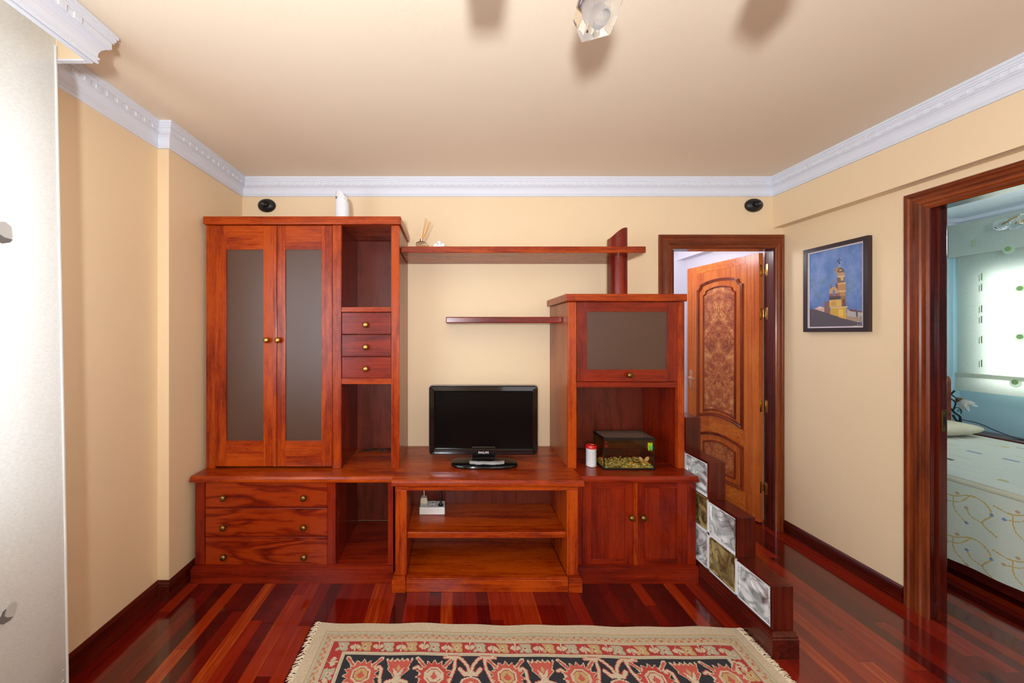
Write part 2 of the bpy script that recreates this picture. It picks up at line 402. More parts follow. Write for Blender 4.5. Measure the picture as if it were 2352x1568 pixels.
# raster pictures made of small faces (woven, painted or printed pattern)
class Raster:
    def __init__(s, w, h, base): s.w, s.h = w, h; s.a = np.empty((h, w, 3)); s.a[:] = lin(*base)[:3]
    def poly(s, pts, col, sx=1, sy=1):
        P = np.array(pts, float)*(sx, sy); c = np.array(lin(*col)[:3])
        x0, x1 = int(max(0, P[:, 0].min())), int(min(s.w, P[:, 0].max()+2)); y0, y1 = int(max(0, P[:, 1].min())), int(min(s.h, P[:, 1].max()+2))
        if x1 <= x0 or y1 <= y0: return
        X, Y = np.meshgrid(np.arange(x0, x1)+.5, np.arange(y0, y1)+.5); ins = np.zeros(X.shape, bool)
        for i in range(len(P)):
            xa, ya = P[i-1]; xb, yb = P[i]
            if ya == yb: continue
            ins ^= ((ya > Y) != (yb > Y)) & (X < (xb-xa)*(Y-ya)/(yb-ya)+xa)
        s.a[y0:y1, x0:x1][ins] = c
    def line(s, pts, wd, col):
        c = np.array(lin(*col)[:3])
        for (xa, ya), (xb, yb) in zip(pts, pts[1:]):
            x0, x1 = int(max(0, min(xa, xb)-wd)), int(min(s.w, max(xa, xb)+wd+2)); y0, y1 = int(max(0, min(ya, yb)-wd)), int(min(s.h, max(ya, yb)+wd+2))
            if x1 <= x0 or y1 <= y0: continue
            X, Y = np.meshgrid(np.arange(x0, x1)+.5, np.arange(y0, y1)+.5)
            L = max(1e-9, (xb-xa)**2+(yb-ya)**2); t = np.clip(((X-xa)*(xb-xa)+(Y-ya)*(yb-ya))/L, 0, 1)
            d = np.hypot(X-xa-t*(xb-xa), Y-ya-t*(yb-ya)); s.a[y0:y1, x0:x1][d <= wd/2] = c
    def dot(s, x, y, r, col, ry=None):
        ry = ry or r; s.poly([(x+r*math.cos(a), y+ry*math.sin(a)) for a in np.linspace(0, 6.28, 15)[:-1]], col)
    def speckle(s, amt): s.a *= (1+amt*(rng.random((s.h, s.w, 1))-.5)*2)
    def mesh(s, name, fn):
        """fn(U,V) -> x,y,z arrays for grid corners, U,V in 0..1 (V down)"""
        U, V = np.meshgrid(np.linspace(0, 1, s.w+1), np.linspace(0, 1, s.h+1)); x, y, z = fn(U, V)
        co = np.stack([np.broadcast_to(q, U.shape) for q in (x, y, z)], -1).reshape(-1, 3)
        i = np.arange(s.h)[:, None]*(s.w+1)+np.arange(s.w)[None, :]; W1 = s.w+1
        q = np.stack([i+W1, i+W1+1, i+1, i], -1).reshape(-1)
        nf = s.w*s.h; me = bpy.data.meshes.new(name); me.vertices.add(len(co)); me.vertices.foreach_set('co', co.ravel())
        me.loops.add(nf*4); me.loops.foreach_set('vertex_index', q.astype(np.int32)); me.polygons.add(nf)
        me.polygons.foreach_set('loop_start', np.arange(0, nf*4, 4, dtype=np.int32))
        try: me.polygons.foreach_set('loop_total', np.full(nf, 4, dtype=np.int32))
        except Exception: pass
        me.update(calc_edges=True); me.validate()
        at = me.color_attributes.new('Col', 'FLOAT_COLOR', 'CORNER')
        c = np.ones((nf, 4, 4), np.float32); c[:, :, :3] = np.clip(s.a, 0, 1).reshape(nf, 1, 3); at.data.foreach_set('color', c.ravel())
        return me

# ------------------------------------------------------------------ room shell
XL, XL2, YB, XR, XB, ZC, ZB = -1.612, -1.55, 2.71, 2.43, 2.357, 2.587, 2.228
YN = -2.5
struct('floor', box(-1.9, 4.7, -2.6, 4.1, -.05, 0, 0), 'floor')
struct('ceiling', box(-1.9, 2.5, -2.6, 2.785, ZC, ZC+.06, 0), 'ceil')
struct('wall_left', boxes([(-1.76, XL, YN, -1.1, 0, ZC), (-1.76, XL, 1.1, 2.009, 0, ZC), (-1.76, XL, -1.1, 1.1, 0, .88), (-1.76, XL, -1.1, 1.1, 2.2, ZC),
                            (-1.76, XL2, 2.009, YB, 0, ZC)], 0), 'wall')
struct('wall_back', boxes([(-1.76, 1.6, YB, 2.785, 0, ZC), (1.6, 2.38, YB, 2.785, 2.087, ZC), (2.38, XR, YB, 2.785, 0, ZC)], 0), 'wall')
struct('wall_right', boxes([(XR, 2.5, YN, 1.1, 0, ZC), (XR, 2.5, 1.1, 1.88, 2.1, ZC), (XR, 2.5, 1.88, YB+.075, 0, ZC), (XB, XR, YN, YB, ZB, ZC)], 0), 'wall')
struct('wall_front', boxes([(-1.76, 2.5, YN-.1, YN, 0, ZC)], 0), 'wall')
# window_1 behind the curtain
wf = bmesh.new()
for a in ((-1.1, -1.05, .88, 2.2), (1.05, 1.1, .88, 2.2), (-.03, .03, .88, 2.2)): box(-1.70, -1.65, a[0], a[1], a[2], a[3], .003, wf)
for a in ((.88, .93), (2.15, 2.2)): box(-1.70, -1.65, -1.1, 1.1, a[0], a[1], .003, wf)
struct('window_1', wf, 'white')
# crown moulding
prof = [(0, -.130), (.011, -.130), (.013, -.123), (.009, -.119), (.014, -.114), (.015, -.108), (.010, -.106), (.012, -.09), (.017, -.077), (.026, -.066), (.034, -.062),
        (.034, -.058), (.038, -.058), (.038, -.034), (.043, -.034), (.043, -.026), (.047, -.024), (.047, -.014), (.052, -.012), (.053, 0), (0, 0)]
path = [(XB, -1.2), (XB, YB), (XL2, YB), (XL2, 2.009), (XL, 2.009), (XL, 1.362)]
cr = sweep(path, prof, True, z0=ZC-.0005)
def dentils(bm, path, zc, inset=.0375, out=.0425):
    for a, b in zip(path, path[1:]):
        a, b = Vector(a), Vector(b); d = (b-a); L = d.length; d.normalize(); nn = Vector((-d.y, d.x)); n = max(1, int((L-.07)/.0508)); st = L/2-n*.0508/2
        if L < .1: n = 1; st = L/2-.0254
        for i in range(n):
            c = a+d*(st+(i+.5)*.0508)+nn*((inset+out)/2)
            t = box(-.0135, .0135, -(out-inset)/2, (out-inset)/2, zc-.056, zc-.035, .0012)
            bmesh.ops.transform(t, matrix=Matrix.Translation((c.x, c.y, 0)) @ Matrix.Rotation(math.atan2(d.y, d.x), 4, 'Z'), verts=t.verts); merge(bm, t)
dentils(cr, path, ZC)
struct('trim_1', cr, 'white')
# curtain pelmet hanging from the ceiling in front of the window
pel = thing('curtain_pelmet', 'white moulded curtain pelmet fixed to the ceiling over the sheer window curtain', 'pelmet', (-1.33, 1.33, 2.46))
obj('board', boxes([(-1.345, -1.335, -1.5, 1.36, 2.455, ZC-.001), (XL+.002, -1.345, 1.348, 1.36, 2.455, ZC-.001)]), 'wall', pel, label='cream board')
obj('lower_edge', boxes([(-1.347, -1.333, -1.5, 1.362, 2.449, 2.455), (XL+.002, -1.345, 1.346, 1.362, 2.449, 2.455)], .0005), 'white', pel)
pp = [(-1.335, -1.5), (-1.335, 1.362)]
pc = sweep(pp, prof, False, z0=ZC-.001); 
# end of the moulding cut on the mitre: lean the far ring forward with its own offset
for v in pc.verts:
    if v.co.y > 1.3: v.co.y += (v.co.x+1.335)*1.0
t2 = bmesh.new(); dentils(t2, [(-1.335, 1.35), (-1.335, -1.5)], ZC)
merge(pc, t2); obj('moulding', pc, 'white', pel)
# baseboards
bp = [(0, 0), (.014, 0), (.014, .078), (.011, .083), (.013, .089), (.008, .096), (.006, .104), (0, .106)]
struct('baseboard_left', sweep([(XL2, YB), (XL2, 2.009), (XL, 2.009), (XL, YN)], bp, True), 'base_y')
bp2 = [(0, 0), (.014, 0), (.014, .070), (.011, .074), (.013, .080), (.008, .085), (.005, .088), (0, .089)]
struct('baseboard_right', sweep([(XR, 1.98), (XR, YB-.022)], bp2, True), 'base_y')
# hallway beyond the open door
struct('wall_hall_back', boxes([(.8, XR, 3.845, 3.9, 0, ZC)], 0), 'hall')
struct('wall_hall_left', boxes([(.8, .86, 2.787, 3.845, 0, ZC)], 0), 'hall')
struct('wall_hall_right', boxes([(XR, 2.5, 2.786, 3.9, 0, ZC), (2.34, XR, 2.86, 3.845, 2.214, ZC)], 0), 'hall')
struct('wall_hall_front', boxes([(.8, 1.6, 2.786, 2.79, 0, ZC), (1.6, XR, 2.786, 2.79, 2.1, ZC)], 0), 'hall')
struct('ceiling_hall', box(.8, 2.5, 2.786, 3.9, ZC, ZC+.05, 0), 'hall')
# bedroom beyond the right-hand door
BZ = 2.46
struct('ceiling_bedroom', box(2.5, 4.62, 0.1, 3.34, BZ, BZ+.05, 0), 'white')
struct('wall_bedroom_back', boxes([(2.5, 4.62, 3.28, 3.34, 0, BZ)], 0), 'blue')
struct('wall_bedroom_front', boxes([(2.5, 4.62, .1, .16, 0, BZ)], 0), 'blue')
struct('wall_bedroom_left', boxes([(2.5, 2.506, .16, 1.1, 0, BZ), (2.5, 2.506, 1.88, 3.28, 0, BZ), (2.5, 2.506, 1.1, 1.88, 2.1, BZ)], 0), 'blue')
struct('wall_bedroom_right', boxes([(4.52, 4.62, .16, 1.55, 0, BZ), (4.52, 4.62, 3.12, 3.28, 0, BZ), (4.52, 4.62, 1.55, 3.12, 0, 1.0), (4.52, 4.62, 1.55, 3.12, 2.0, BZ)], 0), 'blue')
struct('trim_2', sweep([(4.52, .2), (4.52, 3.28), (2.5, 3.28)], [(o, z*.42) for o, z in prof], True, z0=BZ-.0005), 'white')
wf = bmesh.new()
for a in ((1.55, 1.6, 1.0, 2.0), (3.07, 3.12, 1.0, 2.0), (2.31, 2.36, 1.0, 2.0)): box(4.56, 4.6, *a, .003, wf)
for a in ((1.0, 1.05), (1.95, 2.0)): box(4.56, 4.6, 1.55, 3.12, *a, .003, wf)
struct('window_2', wf, 'white')

# ------------------------------------------------------------------ door_1: back-wall doorway with the open panelled door
cp = [(0, 0), (0, .014), (.006, .02), (.02, .021), (.026, .016), (.04, .017), (.052, .022), (.068, .023), (.074, .018), (.09, .017), (.1, .012), (.1, 0)]
def casing(a0, a1, top, outer0, outer1, otop, face, axis, sgn, mats, parent):
    """three mitred casing boards round an opening; a = along-wall coordinate, face = wall plane coordinate"""
    W0 = a0-outer0; W1 = outer1-a1; WT = otop-top
    def P(a, d, z): return (a, face+sgn*d, z) if axis == 'x' else (face+sgn*d, a, z)
    for nm, k in (('left', 0), ('right', 1), ('head', 2)):
        t = bmesh.new(); A, B = [], []
        for u, d in cp:
            f = u/.1
            if k == 0: A.append(t.verts.new(P(a0-W0*(1-f), d, 0))); B.append(t.verts.new(P(a0-W0*(1-f), d, top+WT*(1-f))))
            elif k == 1: A.append(t.verts.new(P(a1+W1*(1-f), d, 0))); B.append(t.verts.new(P(a1+W1*(1-f), d, top+WT*(1-f))))
            else: A.append(t.verts.new(P(a0-W0*(1-f), d, top+WT*(1-f)))); B.append(t.verts.new(P(a1+W1*(1-f), d, top+WT*(1-f))))
        for i in range(len(A)):
            j = (i+1) % len(A); t.faces.new((A[i], A[j], B[j], B[i]))
        t.faces.new(A); t.faces.new(B)
        obj('casing', t, mats[k], parent)
d1 = thing('door_1', 'reddish wooden door standing open in the back wall, burl veneer panels, brass hinges', 'door', (1.98, 2.70, 0)); d1['kind'] = 'structure'
casing(1.611, 2.365, 2.074, 1.513, 2.428, 2.176, YB-.0005, 'x', -1, ('trim_z', 'trim_z', 'trim_x'), d1)
obj('jamb', boxes([(1.599, 1.613, 2.70, 2.788, 0, 2.074), (2.364, 2.379, 2.70, 2.788, 0, 2.074), (1.599, 2.379, 2.70, 2.788, 2.072, 2.086),
                   (1.613, 1.623, 2.70, 2.745, 0, 2.066), (2.354, 2.364, 2.70, 2.745, 0, 2.066)]), 'base_z', d1)
# leaf in its own frame: t along the leaf, y = thickness (front face y=0, looking -y), z up
ld = Vector((-.094, .70)).normalized()
LM = Matrix(((ld.x, ld.y, 0, 2.333), (ld.y, -ld.x, 0, 2.803), (0, 0, 1, 0), (0, 0, 0, 1)))
def leafobj(name, bm, mat, parent, **kw):
    bmesh.ops.transform(bm, matrix=LM, verts=bm.verts); return obj(name, bm, mat, parent, **kw)
LW, LT, LH = .715, .036, 2.066
def arch(t0, t1, h0, h1, rise_top, rise_bot, notch=0.0, n=12):
    P = []   # CCW seen from front with x = t, z = h
    for i in range(n+1):
        u = i/n; P.append((t0+(t1-t0)*u, h0+rise_bot*(1-(2*u-1)**2)))
    if notch:
        for i in range(7): a = math.radians(270-90*i/6); P.append((t1+notch*math.cos(a)*1.0, h1+notch*math.sin(a)*1.0)) if False else None
        P = [p for p in P if p]
        P.append((t1, h1-notch))
        for i in range(1, 6): a = math.radians(-90-90*i/6); P.append((t1+notch*math.cos(a), h1+notch*math.sin(a)))
        P.append((t1-notch, h1)); a0, a1 = t1-notch, t0+notch
        P.append((a0, h1+.008))
        for i in range(1, n): u = i/n; P.append((a0+(a1-a0)*u, h1+.008+rise_top*(1-(2*u-1)**2)))
        P.append((a1, h1+.008)); P.append((t0+notch, h1))
        for i in range(1, 6): a = math.radians(0-90*i/6); P.append((t0+notch*math.cos(a), h1+notch*math.sin(a)))
        P.append((t0, h1-notch))
    else:
        for i in range(n+1): u = i/n; P.append((t1+(t0-t1)*u, h1+rise_top*(1-(2*u-1)**2)))
    return P
lf = obj('door_leaf', (lambda b: (bmesh.ops.transform(b, matrix=LM, verts=b.verts), b)[1])(box(0, LW, 0, LT, .012, LH, .002)), 'leaf_z', d1)
leafobj('top_rail', box(.115, .60, -.0012, .002, 2.0, LH-.001, .0005), 'leaf_x', lf)
lock = prism([(.115, .56), (.60, .56), (.60, .68), (.115, .68)], -.0012, .002); leafobj('lock_rail', lock, 'leaf_x', lf)
leafobj('bottom_rail', box(.115, .60, -.0012, .002, .013, .19, .0005), 'leaf_x', lf)
for (h0, h1, rt, rb, nt) in ((.685, 1.885, .035, .05, .035), (.20, .545, .05, 0, 0)):
    P = arch(.128, .592, h0, h1, rt, rb, nt)
    leafobj('panel_moulding', ring_profile(P, [(0, 0), (.002, .012), (.010, .015), (.016, .009), (.022, .010), (.026, 0)], 0), 'mould', lf, smooth=True)
    Q = arch(.195, .525, h0+.06, h1-.06, rt*.8, rb*.8, nt*.8)
    leafobj('panel_moulding', ring_profile(Q, [(0, 0), (.002, .009), (.010, .010), (.016, .0)], 0), 'mould', lf, smooth=True)
    R = offset_poly(Q, .012); t = bmesh.new(); t.faces.new([t.verts.new((a, -.0022, b)) for a, b in R])
    bmesh.ops.triangulate(t, faces=t.faces)
    me = bpy.data.meshes.new('burl_panel'); t.to_mesh(me); t.free()
    o = bpy.data.objects.new('burl_panel', me); COL.objects.link(o); me.materials.append(M['burl']); o.parent = lf
    o.matrix_local = WM[lf.name].inverted() @ LM
hd = bmesh.new()
Pp = rrect(.650, .682, .93, 1.11, .012); prism(Pp, -.006, 0, bev=.002, bm=hd)
tube([(.666, 0, 1.04), (.666, -.045, 1.04), (.650, -.052, 1.04), (.60, -.052, 1.036), (.56, -.05, 1.038)], .007, 10, hd, rs=[.009, .008, .009, .008, .006])
leafobj('handle', hd, 'nickel', lf, smooth=True, label='shiny metal lever handle')
for z in (1.93, 1.60, .90, .28):
    hb = bmesh.new()
    box(2.340, 2.353, 2.8015, 2.8035, z-.045, z+.045, .001, hb)
    box(2.3625, 2.3645, 2.758, 2.786, z-.045, z+.045, .001, hb)
    tube([(2.359, 2.794, z-.022), (2.359, 2.794, z+.022)], .004, 10, hb)
    for dz in (-.024, .024): lathe([(0, -.004), (.0045, -.002), (.0045, .002), (0, .004)], 10, hb, Matrix.Translation((2.359, 2.794, z+dz)))
    for dz in (-.035, 0, .035):
        lathe([(.0035, 0), (.0025, .0015), (0, .002)], 8, hb, Matrix.Translation((2.346, 2.8015, z+dz)) @ Matrix.Rotation(math.pi/2, 4, 'X'))
    obj('hinge', hb, 'brassb', d1, smooth=True)

# ------------------------------------------------------------------ door_2: bedroom doorway in the right wall
d2 = thing('door_2', 'wide reddish wooden doorway frame in the right wall opening onto the bedroom', 'door frame', (2.43, 1.5, 0)); d2['kind'] = 'structure'
casing(1.115, 1.866, 2.086, 1.015, 1.972, 2.186, XR, 'y', -1, ('trim_z', 'trim_z', 'trim_y'), d2)
obj('jamb', boxes([(2.42, 2.506, 1.864, 1.879, 0, 2.09), (2.42, 2.506, 1.101, 1.117, 0, 2.09), (2.42, 2.506, 1.101, 1.879, 2.084, 2.099), (2.45, 2.49, 1.854, 1.865, 0, 2.085)]), 'base_z', d2)
st = bmesh.new(); box(2.462, 2.482, 1.850, 1.8535, .955, 1.065, .001, st)
for z in (.97, 1.05): lathe([(.004, 0), (.003, .0015), (0, .002)], 8, st, Matrix.Translation((2.472, 1.850, z)) @ Matrix.Rotation(math.pi/2, 4, 'X'))
so = obj('strike_plate', st, 'brass', d2); obj('latch_hole', box(2.467, 2.478, 1.8485, 1.851, .99, 1.03, .0005), 'matteblack', so)

# ------------------------------------------------------------------ knobs
def knob(parent, x, y, z, r=.0185, mat='brass'):
    Mx = Matrix.Translation((x, y, z)) @ Matrix.Rotation(math.pi/2, 4, 'X')
    bm = lathe([(r*.55, 0), (r*.5, .003), (r*.38, .008), (r*.42, .012), (r*.8, .016), (r, .022), (r*.95, .028), (r*.7, .033), (r*.35, .0355), (0, .036)], 20, None, Mx)
    return obj('knob', bm, mat, parent, smooth=True)

U, S, K = 2.27, 2.14, 2.065         # front planes: upper cabinets, side bases, console
BK = 2.703                          # backs, just off the wall
TOPH, TH = .624, .616
# ---- left lower chest
cl = thing('drawer_chest', 'low cherry wood chest of three wide drawers beneath the tall glass cabinet', 'chest', (-.93, 2.4, 0))
sf = 2.16
X = lambda p: mx(p, sf); Z = lambda p: mh(p, sf)
slabprof = [(0, -.030), (.002, -.034), (0, -.034)]
def slab(parent, x0, x1, yf, zt, th, yb=BK, mat='wood_x', left=True, right=True, name='top'):
    t = bmesh.new()  # front profile with a small ogee, swept straight
    P = [(yb, zt-th), (yf+.004, zt-th), (yf, zt-th+.004), (yf, zt-.018), (yf+.004, zt-.014), (yf+.006, zt-.010), (yf+.009, zt-.004), (yf+.014, zt-.0), (yb, zt)]
    A = [t.verts.new((x0+(.0 if not left else 0), a, b)) for a, b in P]; B = [t.verts.new((x1, a, b)) for a, b in P]
    t.faces.new(A); t.faces.new(B)
    for i in range(len(P)): j = (i+1) % len(P); t.faces.new((A[i], A[j], B[j], B[i]))
    return obj(name, t, mat, parent)
XLs, XRs = -1.533, -.346
slab(cl, XLs, XRs, S, TH, .034)
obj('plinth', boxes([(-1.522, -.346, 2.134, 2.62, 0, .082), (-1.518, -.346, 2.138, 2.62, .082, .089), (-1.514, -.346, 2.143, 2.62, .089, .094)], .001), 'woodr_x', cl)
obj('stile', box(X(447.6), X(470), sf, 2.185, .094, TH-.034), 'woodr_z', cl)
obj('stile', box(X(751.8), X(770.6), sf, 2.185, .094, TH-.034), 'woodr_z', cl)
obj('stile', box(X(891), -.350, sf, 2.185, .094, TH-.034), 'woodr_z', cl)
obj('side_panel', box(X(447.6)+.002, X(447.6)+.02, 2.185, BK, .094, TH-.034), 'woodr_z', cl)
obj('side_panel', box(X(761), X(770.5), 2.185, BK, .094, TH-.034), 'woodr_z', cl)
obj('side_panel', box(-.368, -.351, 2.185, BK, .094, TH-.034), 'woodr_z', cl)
obj('back_panel', box(X(447.6)+.02, -.351, 2.66, BK, .10, TH-.036), 'wood_dark', cl)
obj('bottom_shelf', box(X(770.6), -.368, 2.162, 2.66, .088, .096), 'woodr_x', cl)
for i, (a, b, c, kl, kr, ky) in enumerate(((1107, 1165, 1168, 515.7, 699.5, 1141), (1168.4, 1231.5, 1235.5, 515.7, 699.7, 1208.8), (1236, 1298, 1303, 516.7, 700.6, 1276))):
    dr = obj('drawer', box(X(471), X(751), sf+.003, sf+.022, Z(b)+.001, Z(a)-.001, .001), 'figure', cl)
    obj('bead', box(X(471), X(751), sf-.003, sf+.02, Z(c)+.001, Z(b)-.001, .003), 'woodr_x', dr)
    knob(dr, X(kl), sf+.003, Z(ky)); knob(dr, X(kr), sf+.003, Z(ky))
# ---- left upper display cabinet
cu = thing('display_cabinet', 'tall cherry wood cabinet with two smoked glass doors and a niche column with small drawers', 'cabinet', (-.93, 2.45, TH))
X = lambda p: mx(p, U); Z = lambda p: mh(p, U)
zt0 = 2.118
obj('top', box(-1.531, -.318, 2.25, BK, 2.119, 2.169, .007, seg=3), 'wood_x', cu)
obj('stile', box(X(473.4), X(493.4), U, U+.022, TH+.001, zt0), 'wood_z', cu)
obj('stile', box(X(763.8), X(783.8), U, U+.022, TH+.001, zt0), 'wood_z', cu)
obj('stile', box(X(898.2), -.330, U, U+.022, TH+.001, zt0, .003), 'wood_z', cu)
obj('side_panel', box(X(473.4), X(473.4)+.018, U+.022, BK, TH+.001, zt0), 'wood_z', cu)
obj('side_panel', box(X(775), X(783.7), U+.022, 2.66, TH+.001, zt0), 'woodr_z', cu)
obj('side_panel', box(-.348, -.3305, U+.022, BK, TH+.001, zt0), 'side', cu)
obj('back_panel', box(X(473.4)+.018, -.348, 2.66, BK-.002, TH+.001, zt0), 'wood_dark', cu)
for z in (1.40, 1.03): obj('shelf', box(X(473.4)+.019, X(775), 2.33, 2.655, z-.01, z+.01), 'wood_x', cu)
obj('rail', box(X(784), X(898), U+.002, 2.655, Z(716), Z(705)), 'wood_x', cu)
obj('rail', box(X(784), X(898), U+.002, 2.655, Z(882), Z(869)), 'wood_x', cu)
for a, b, k in ((717, 767, 746), (768.6, 818, 797), (819.5, 868.6, 846.6)):
    dr = obj('drawer', box(X(785), X(897.5), U+.004, U+.022, Z(b)+.003, Z(a)-.001, .001), 'woodr_x', cu)
    obj('bead', box(X(785), X(897.5), U+.001, U+.02, Z(b)-.001, Z(b)+.0025, .001), 'woodr_x', dr)
    knob(dr, X(841), U+.004, Z(k), .0185, 'brassb')
for (x0, g0, g1, x1, kx, bead) in ((494, 519.6, 604.6, 635.8, 615.5, 1), (636.4, 655.6, 738, 763.2, 641.5, 0)):
    do = obj('door', box(X(x0), X(g0), U-.001, U+.021, Z(1070.5), zt0-.002, .0015), 'wood_z', cu)
    obj('door_stile', box(X(g1), X(x1), U-.001, U+.021, Z(1070.5), zt0-.002, .0015), 'wood_z', do)
    obj('door_rail', box(X(g0), X(g1), U-.001, U+.021, Z(573), zt0-.002, .001), 'wood_x', do)
    obj('door_rail', box(X(g0), X(g1), U-.001, U+.021, Z(1070.5), Z(1012), .001), 'wood_x', do)
    obj('glass_pane', box(X(g0)-.003, X(g1)+.003, U+.007, U+.012, Z(1012)-.003, Z(573)+.003, 0), 'smoked', do, label='smoked frosted glass')
    if bead: obj('bead', box(X(628), X(636), U-.006, U+.0, Z(1070.5), zt0-.003, .002), 'wood_z', do)
    knob(do, X(kx), U-.001, Z(781), .0185, 'brassb')
# ---- tv console
tc = thing('tv_console', 'cherry wood television console with two open shelves, in the middle of the wall unit', 'console', (.2, 2.35, 0))
X = lambda p: mx(p, 2.09); Z = lambda p: mh(p, 2.09)
slab(tc, -.345, .738, K, TOPH, .034, mat='wood_x')
obj('rail', box(-.328, .712, 2.088, 2.11, .560, .588), 'wood_x', tc)
for x0, x1 in ((-.328, -.262), (.648, .712)):
    obj('post', box(x0, x1, 2.090, 2.115, .078, .560, .003), 'wood_z', tc)
    obj('side_panel', box(x0+.002 if x0 < 0 else x0+.03, x1-.03 if x0 < 0 else x1-.002, 2.115, 2.5, .02, .588), 'wood_z', tc)
    obj('side_panel', box(x0+.036 if x0 < 0 else x0, x1 if x0 < 0 else x1-.036, 2.116, 2.46, .078, .56), 'wood_z', tc)
obj('back_panel', box(-.29, .675, 2.46, 2.475, .05, .588), 'wood_dark', tc)
obj('shelf', box(-.2615, .6475, 2.10, 2.46, .283, .317, .003), 'wood_x', tc)
obj('bottom_shelf', box(-.2615, .6475, 2.09, 2.46, .055, .073, .001), 'wood_x', tc)
obj('plinth', boxes([(-.262, .648, 2.064, 2.1, 0, .068), (-.262, .648, 2.068, 2.1, .068, .078)], .002), 'wood_x', tc)
for x0, x1 in ((-.342, -.263), (.649, .726)):
    obj('corner_block', boxes([(x0, x1, 2.058, 2.13, 0, .068), (x0+.004, x1-.004, 2.062, 2.13, .068, .078)], .002), 'wood_x', tc)
# ---- right lower cupboard
cb = thing('cupboard', 'low two-door cherry wood cupboard beside the glass block partition', 'cupboard', (1.08, 2.4, 0))
X = lambda p: mx(p, sf); Z = lambda p: mh(p, sf)
XE = 1.434
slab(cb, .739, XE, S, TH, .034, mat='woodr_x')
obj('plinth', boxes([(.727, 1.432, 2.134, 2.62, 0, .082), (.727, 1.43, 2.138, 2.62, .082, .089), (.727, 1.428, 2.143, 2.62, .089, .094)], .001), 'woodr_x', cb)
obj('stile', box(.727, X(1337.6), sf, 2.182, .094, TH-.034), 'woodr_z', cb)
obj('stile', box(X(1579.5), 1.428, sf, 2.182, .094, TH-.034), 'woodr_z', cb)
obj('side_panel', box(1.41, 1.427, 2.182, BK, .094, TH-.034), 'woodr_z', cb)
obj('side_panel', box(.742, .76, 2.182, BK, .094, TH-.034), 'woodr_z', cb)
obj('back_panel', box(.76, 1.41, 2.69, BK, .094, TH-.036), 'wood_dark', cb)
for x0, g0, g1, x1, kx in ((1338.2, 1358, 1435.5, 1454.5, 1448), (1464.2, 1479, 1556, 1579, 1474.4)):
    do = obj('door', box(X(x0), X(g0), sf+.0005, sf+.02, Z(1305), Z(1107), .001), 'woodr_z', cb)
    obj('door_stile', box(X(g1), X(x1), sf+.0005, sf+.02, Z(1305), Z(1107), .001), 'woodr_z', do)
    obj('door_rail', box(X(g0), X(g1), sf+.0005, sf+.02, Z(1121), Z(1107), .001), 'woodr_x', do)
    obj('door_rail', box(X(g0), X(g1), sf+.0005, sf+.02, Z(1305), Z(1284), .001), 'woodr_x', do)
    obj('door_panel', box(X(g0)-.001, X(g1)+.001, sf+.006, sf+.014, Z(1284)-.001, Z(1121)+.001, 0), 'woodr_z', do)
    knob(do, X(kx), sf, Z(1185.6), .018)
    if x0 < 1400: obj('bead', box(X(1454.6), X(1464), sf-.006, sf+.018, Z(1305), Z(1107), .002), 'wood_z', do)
# ---- right upper cabinet
cr_ = thing('wall_unit_cabinet', 'cherry wood upper cabinet with a smoked glass flap over the fish tank niche', 'cabinet', (1.08, 2.45, TH))
X = lambda p: mx(p, U); Z = lambda p: mh(p, U)
obj('top', box(.690, 1.436, 2.25, BK, 1.647, 1.694, .006, seg=3), 'wood_x', cr_)
obj('stile', box(.711, X(1324.6), U, U+.022, TH+.001, 1.646, .003), 'wood_z', cr_)
obj('stile', box(X(1556.6), 1.430, U, U+.022, TH+.001, 1.646), 'wood_z', cr_)
obj('side_panel', box(.7125, .73, U+.022, BK, TH+.009, 1.646), 'side', cr_)
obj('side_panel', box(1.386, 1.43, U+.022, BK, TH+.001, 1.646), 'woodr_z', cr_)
obj('back_panel', box(.73, 1.386, 2.68, BK-.002, TH+.001, 1.646), 'wood_dark', cr_)
obj('shelf', box(.73, 1.386, U+.022, 2.68, 1.12, 1.135), 'woodr_x', cr_)
obj('rail', box(X(1325), X(1556), U+.002, U+.03, Z(889.5), Z(877)), 'woodr_x', cr_)
zd0, zd1 = Z(875.8), 1.645
do = obj('flap_door', box(X(1325.5), X(1347.5), U-.001, U+.02, zd0, zd1, .001), 'woodr_z', cr_)
obj('door_stile', box(X(1532), X(1556), U-.001, U+.02, zd0, zd1, .001), 'woodr_z', do)
obj('door_rail', box(X(1347.5), X(1532), U-.001, U+.02, Z(715.5), zd1, .001), 'woodr_x', do)
obj('door_rail', box(X(1347.5), X(1532), U-.001, U+.02, zd0, Z(848.5), .001), 'woodr_x', do)
obj('glass_pane', box(X(1347.5)-.003, X(1532)+.003, U+.007, U+.012, Z(848.5)-.003, Z(715.5)+.003, 0), 'smoked', do, label='smoked frosted glass')
knob(do, X(1442.5), U-.001, Z(860.5), .0175, 'brass')
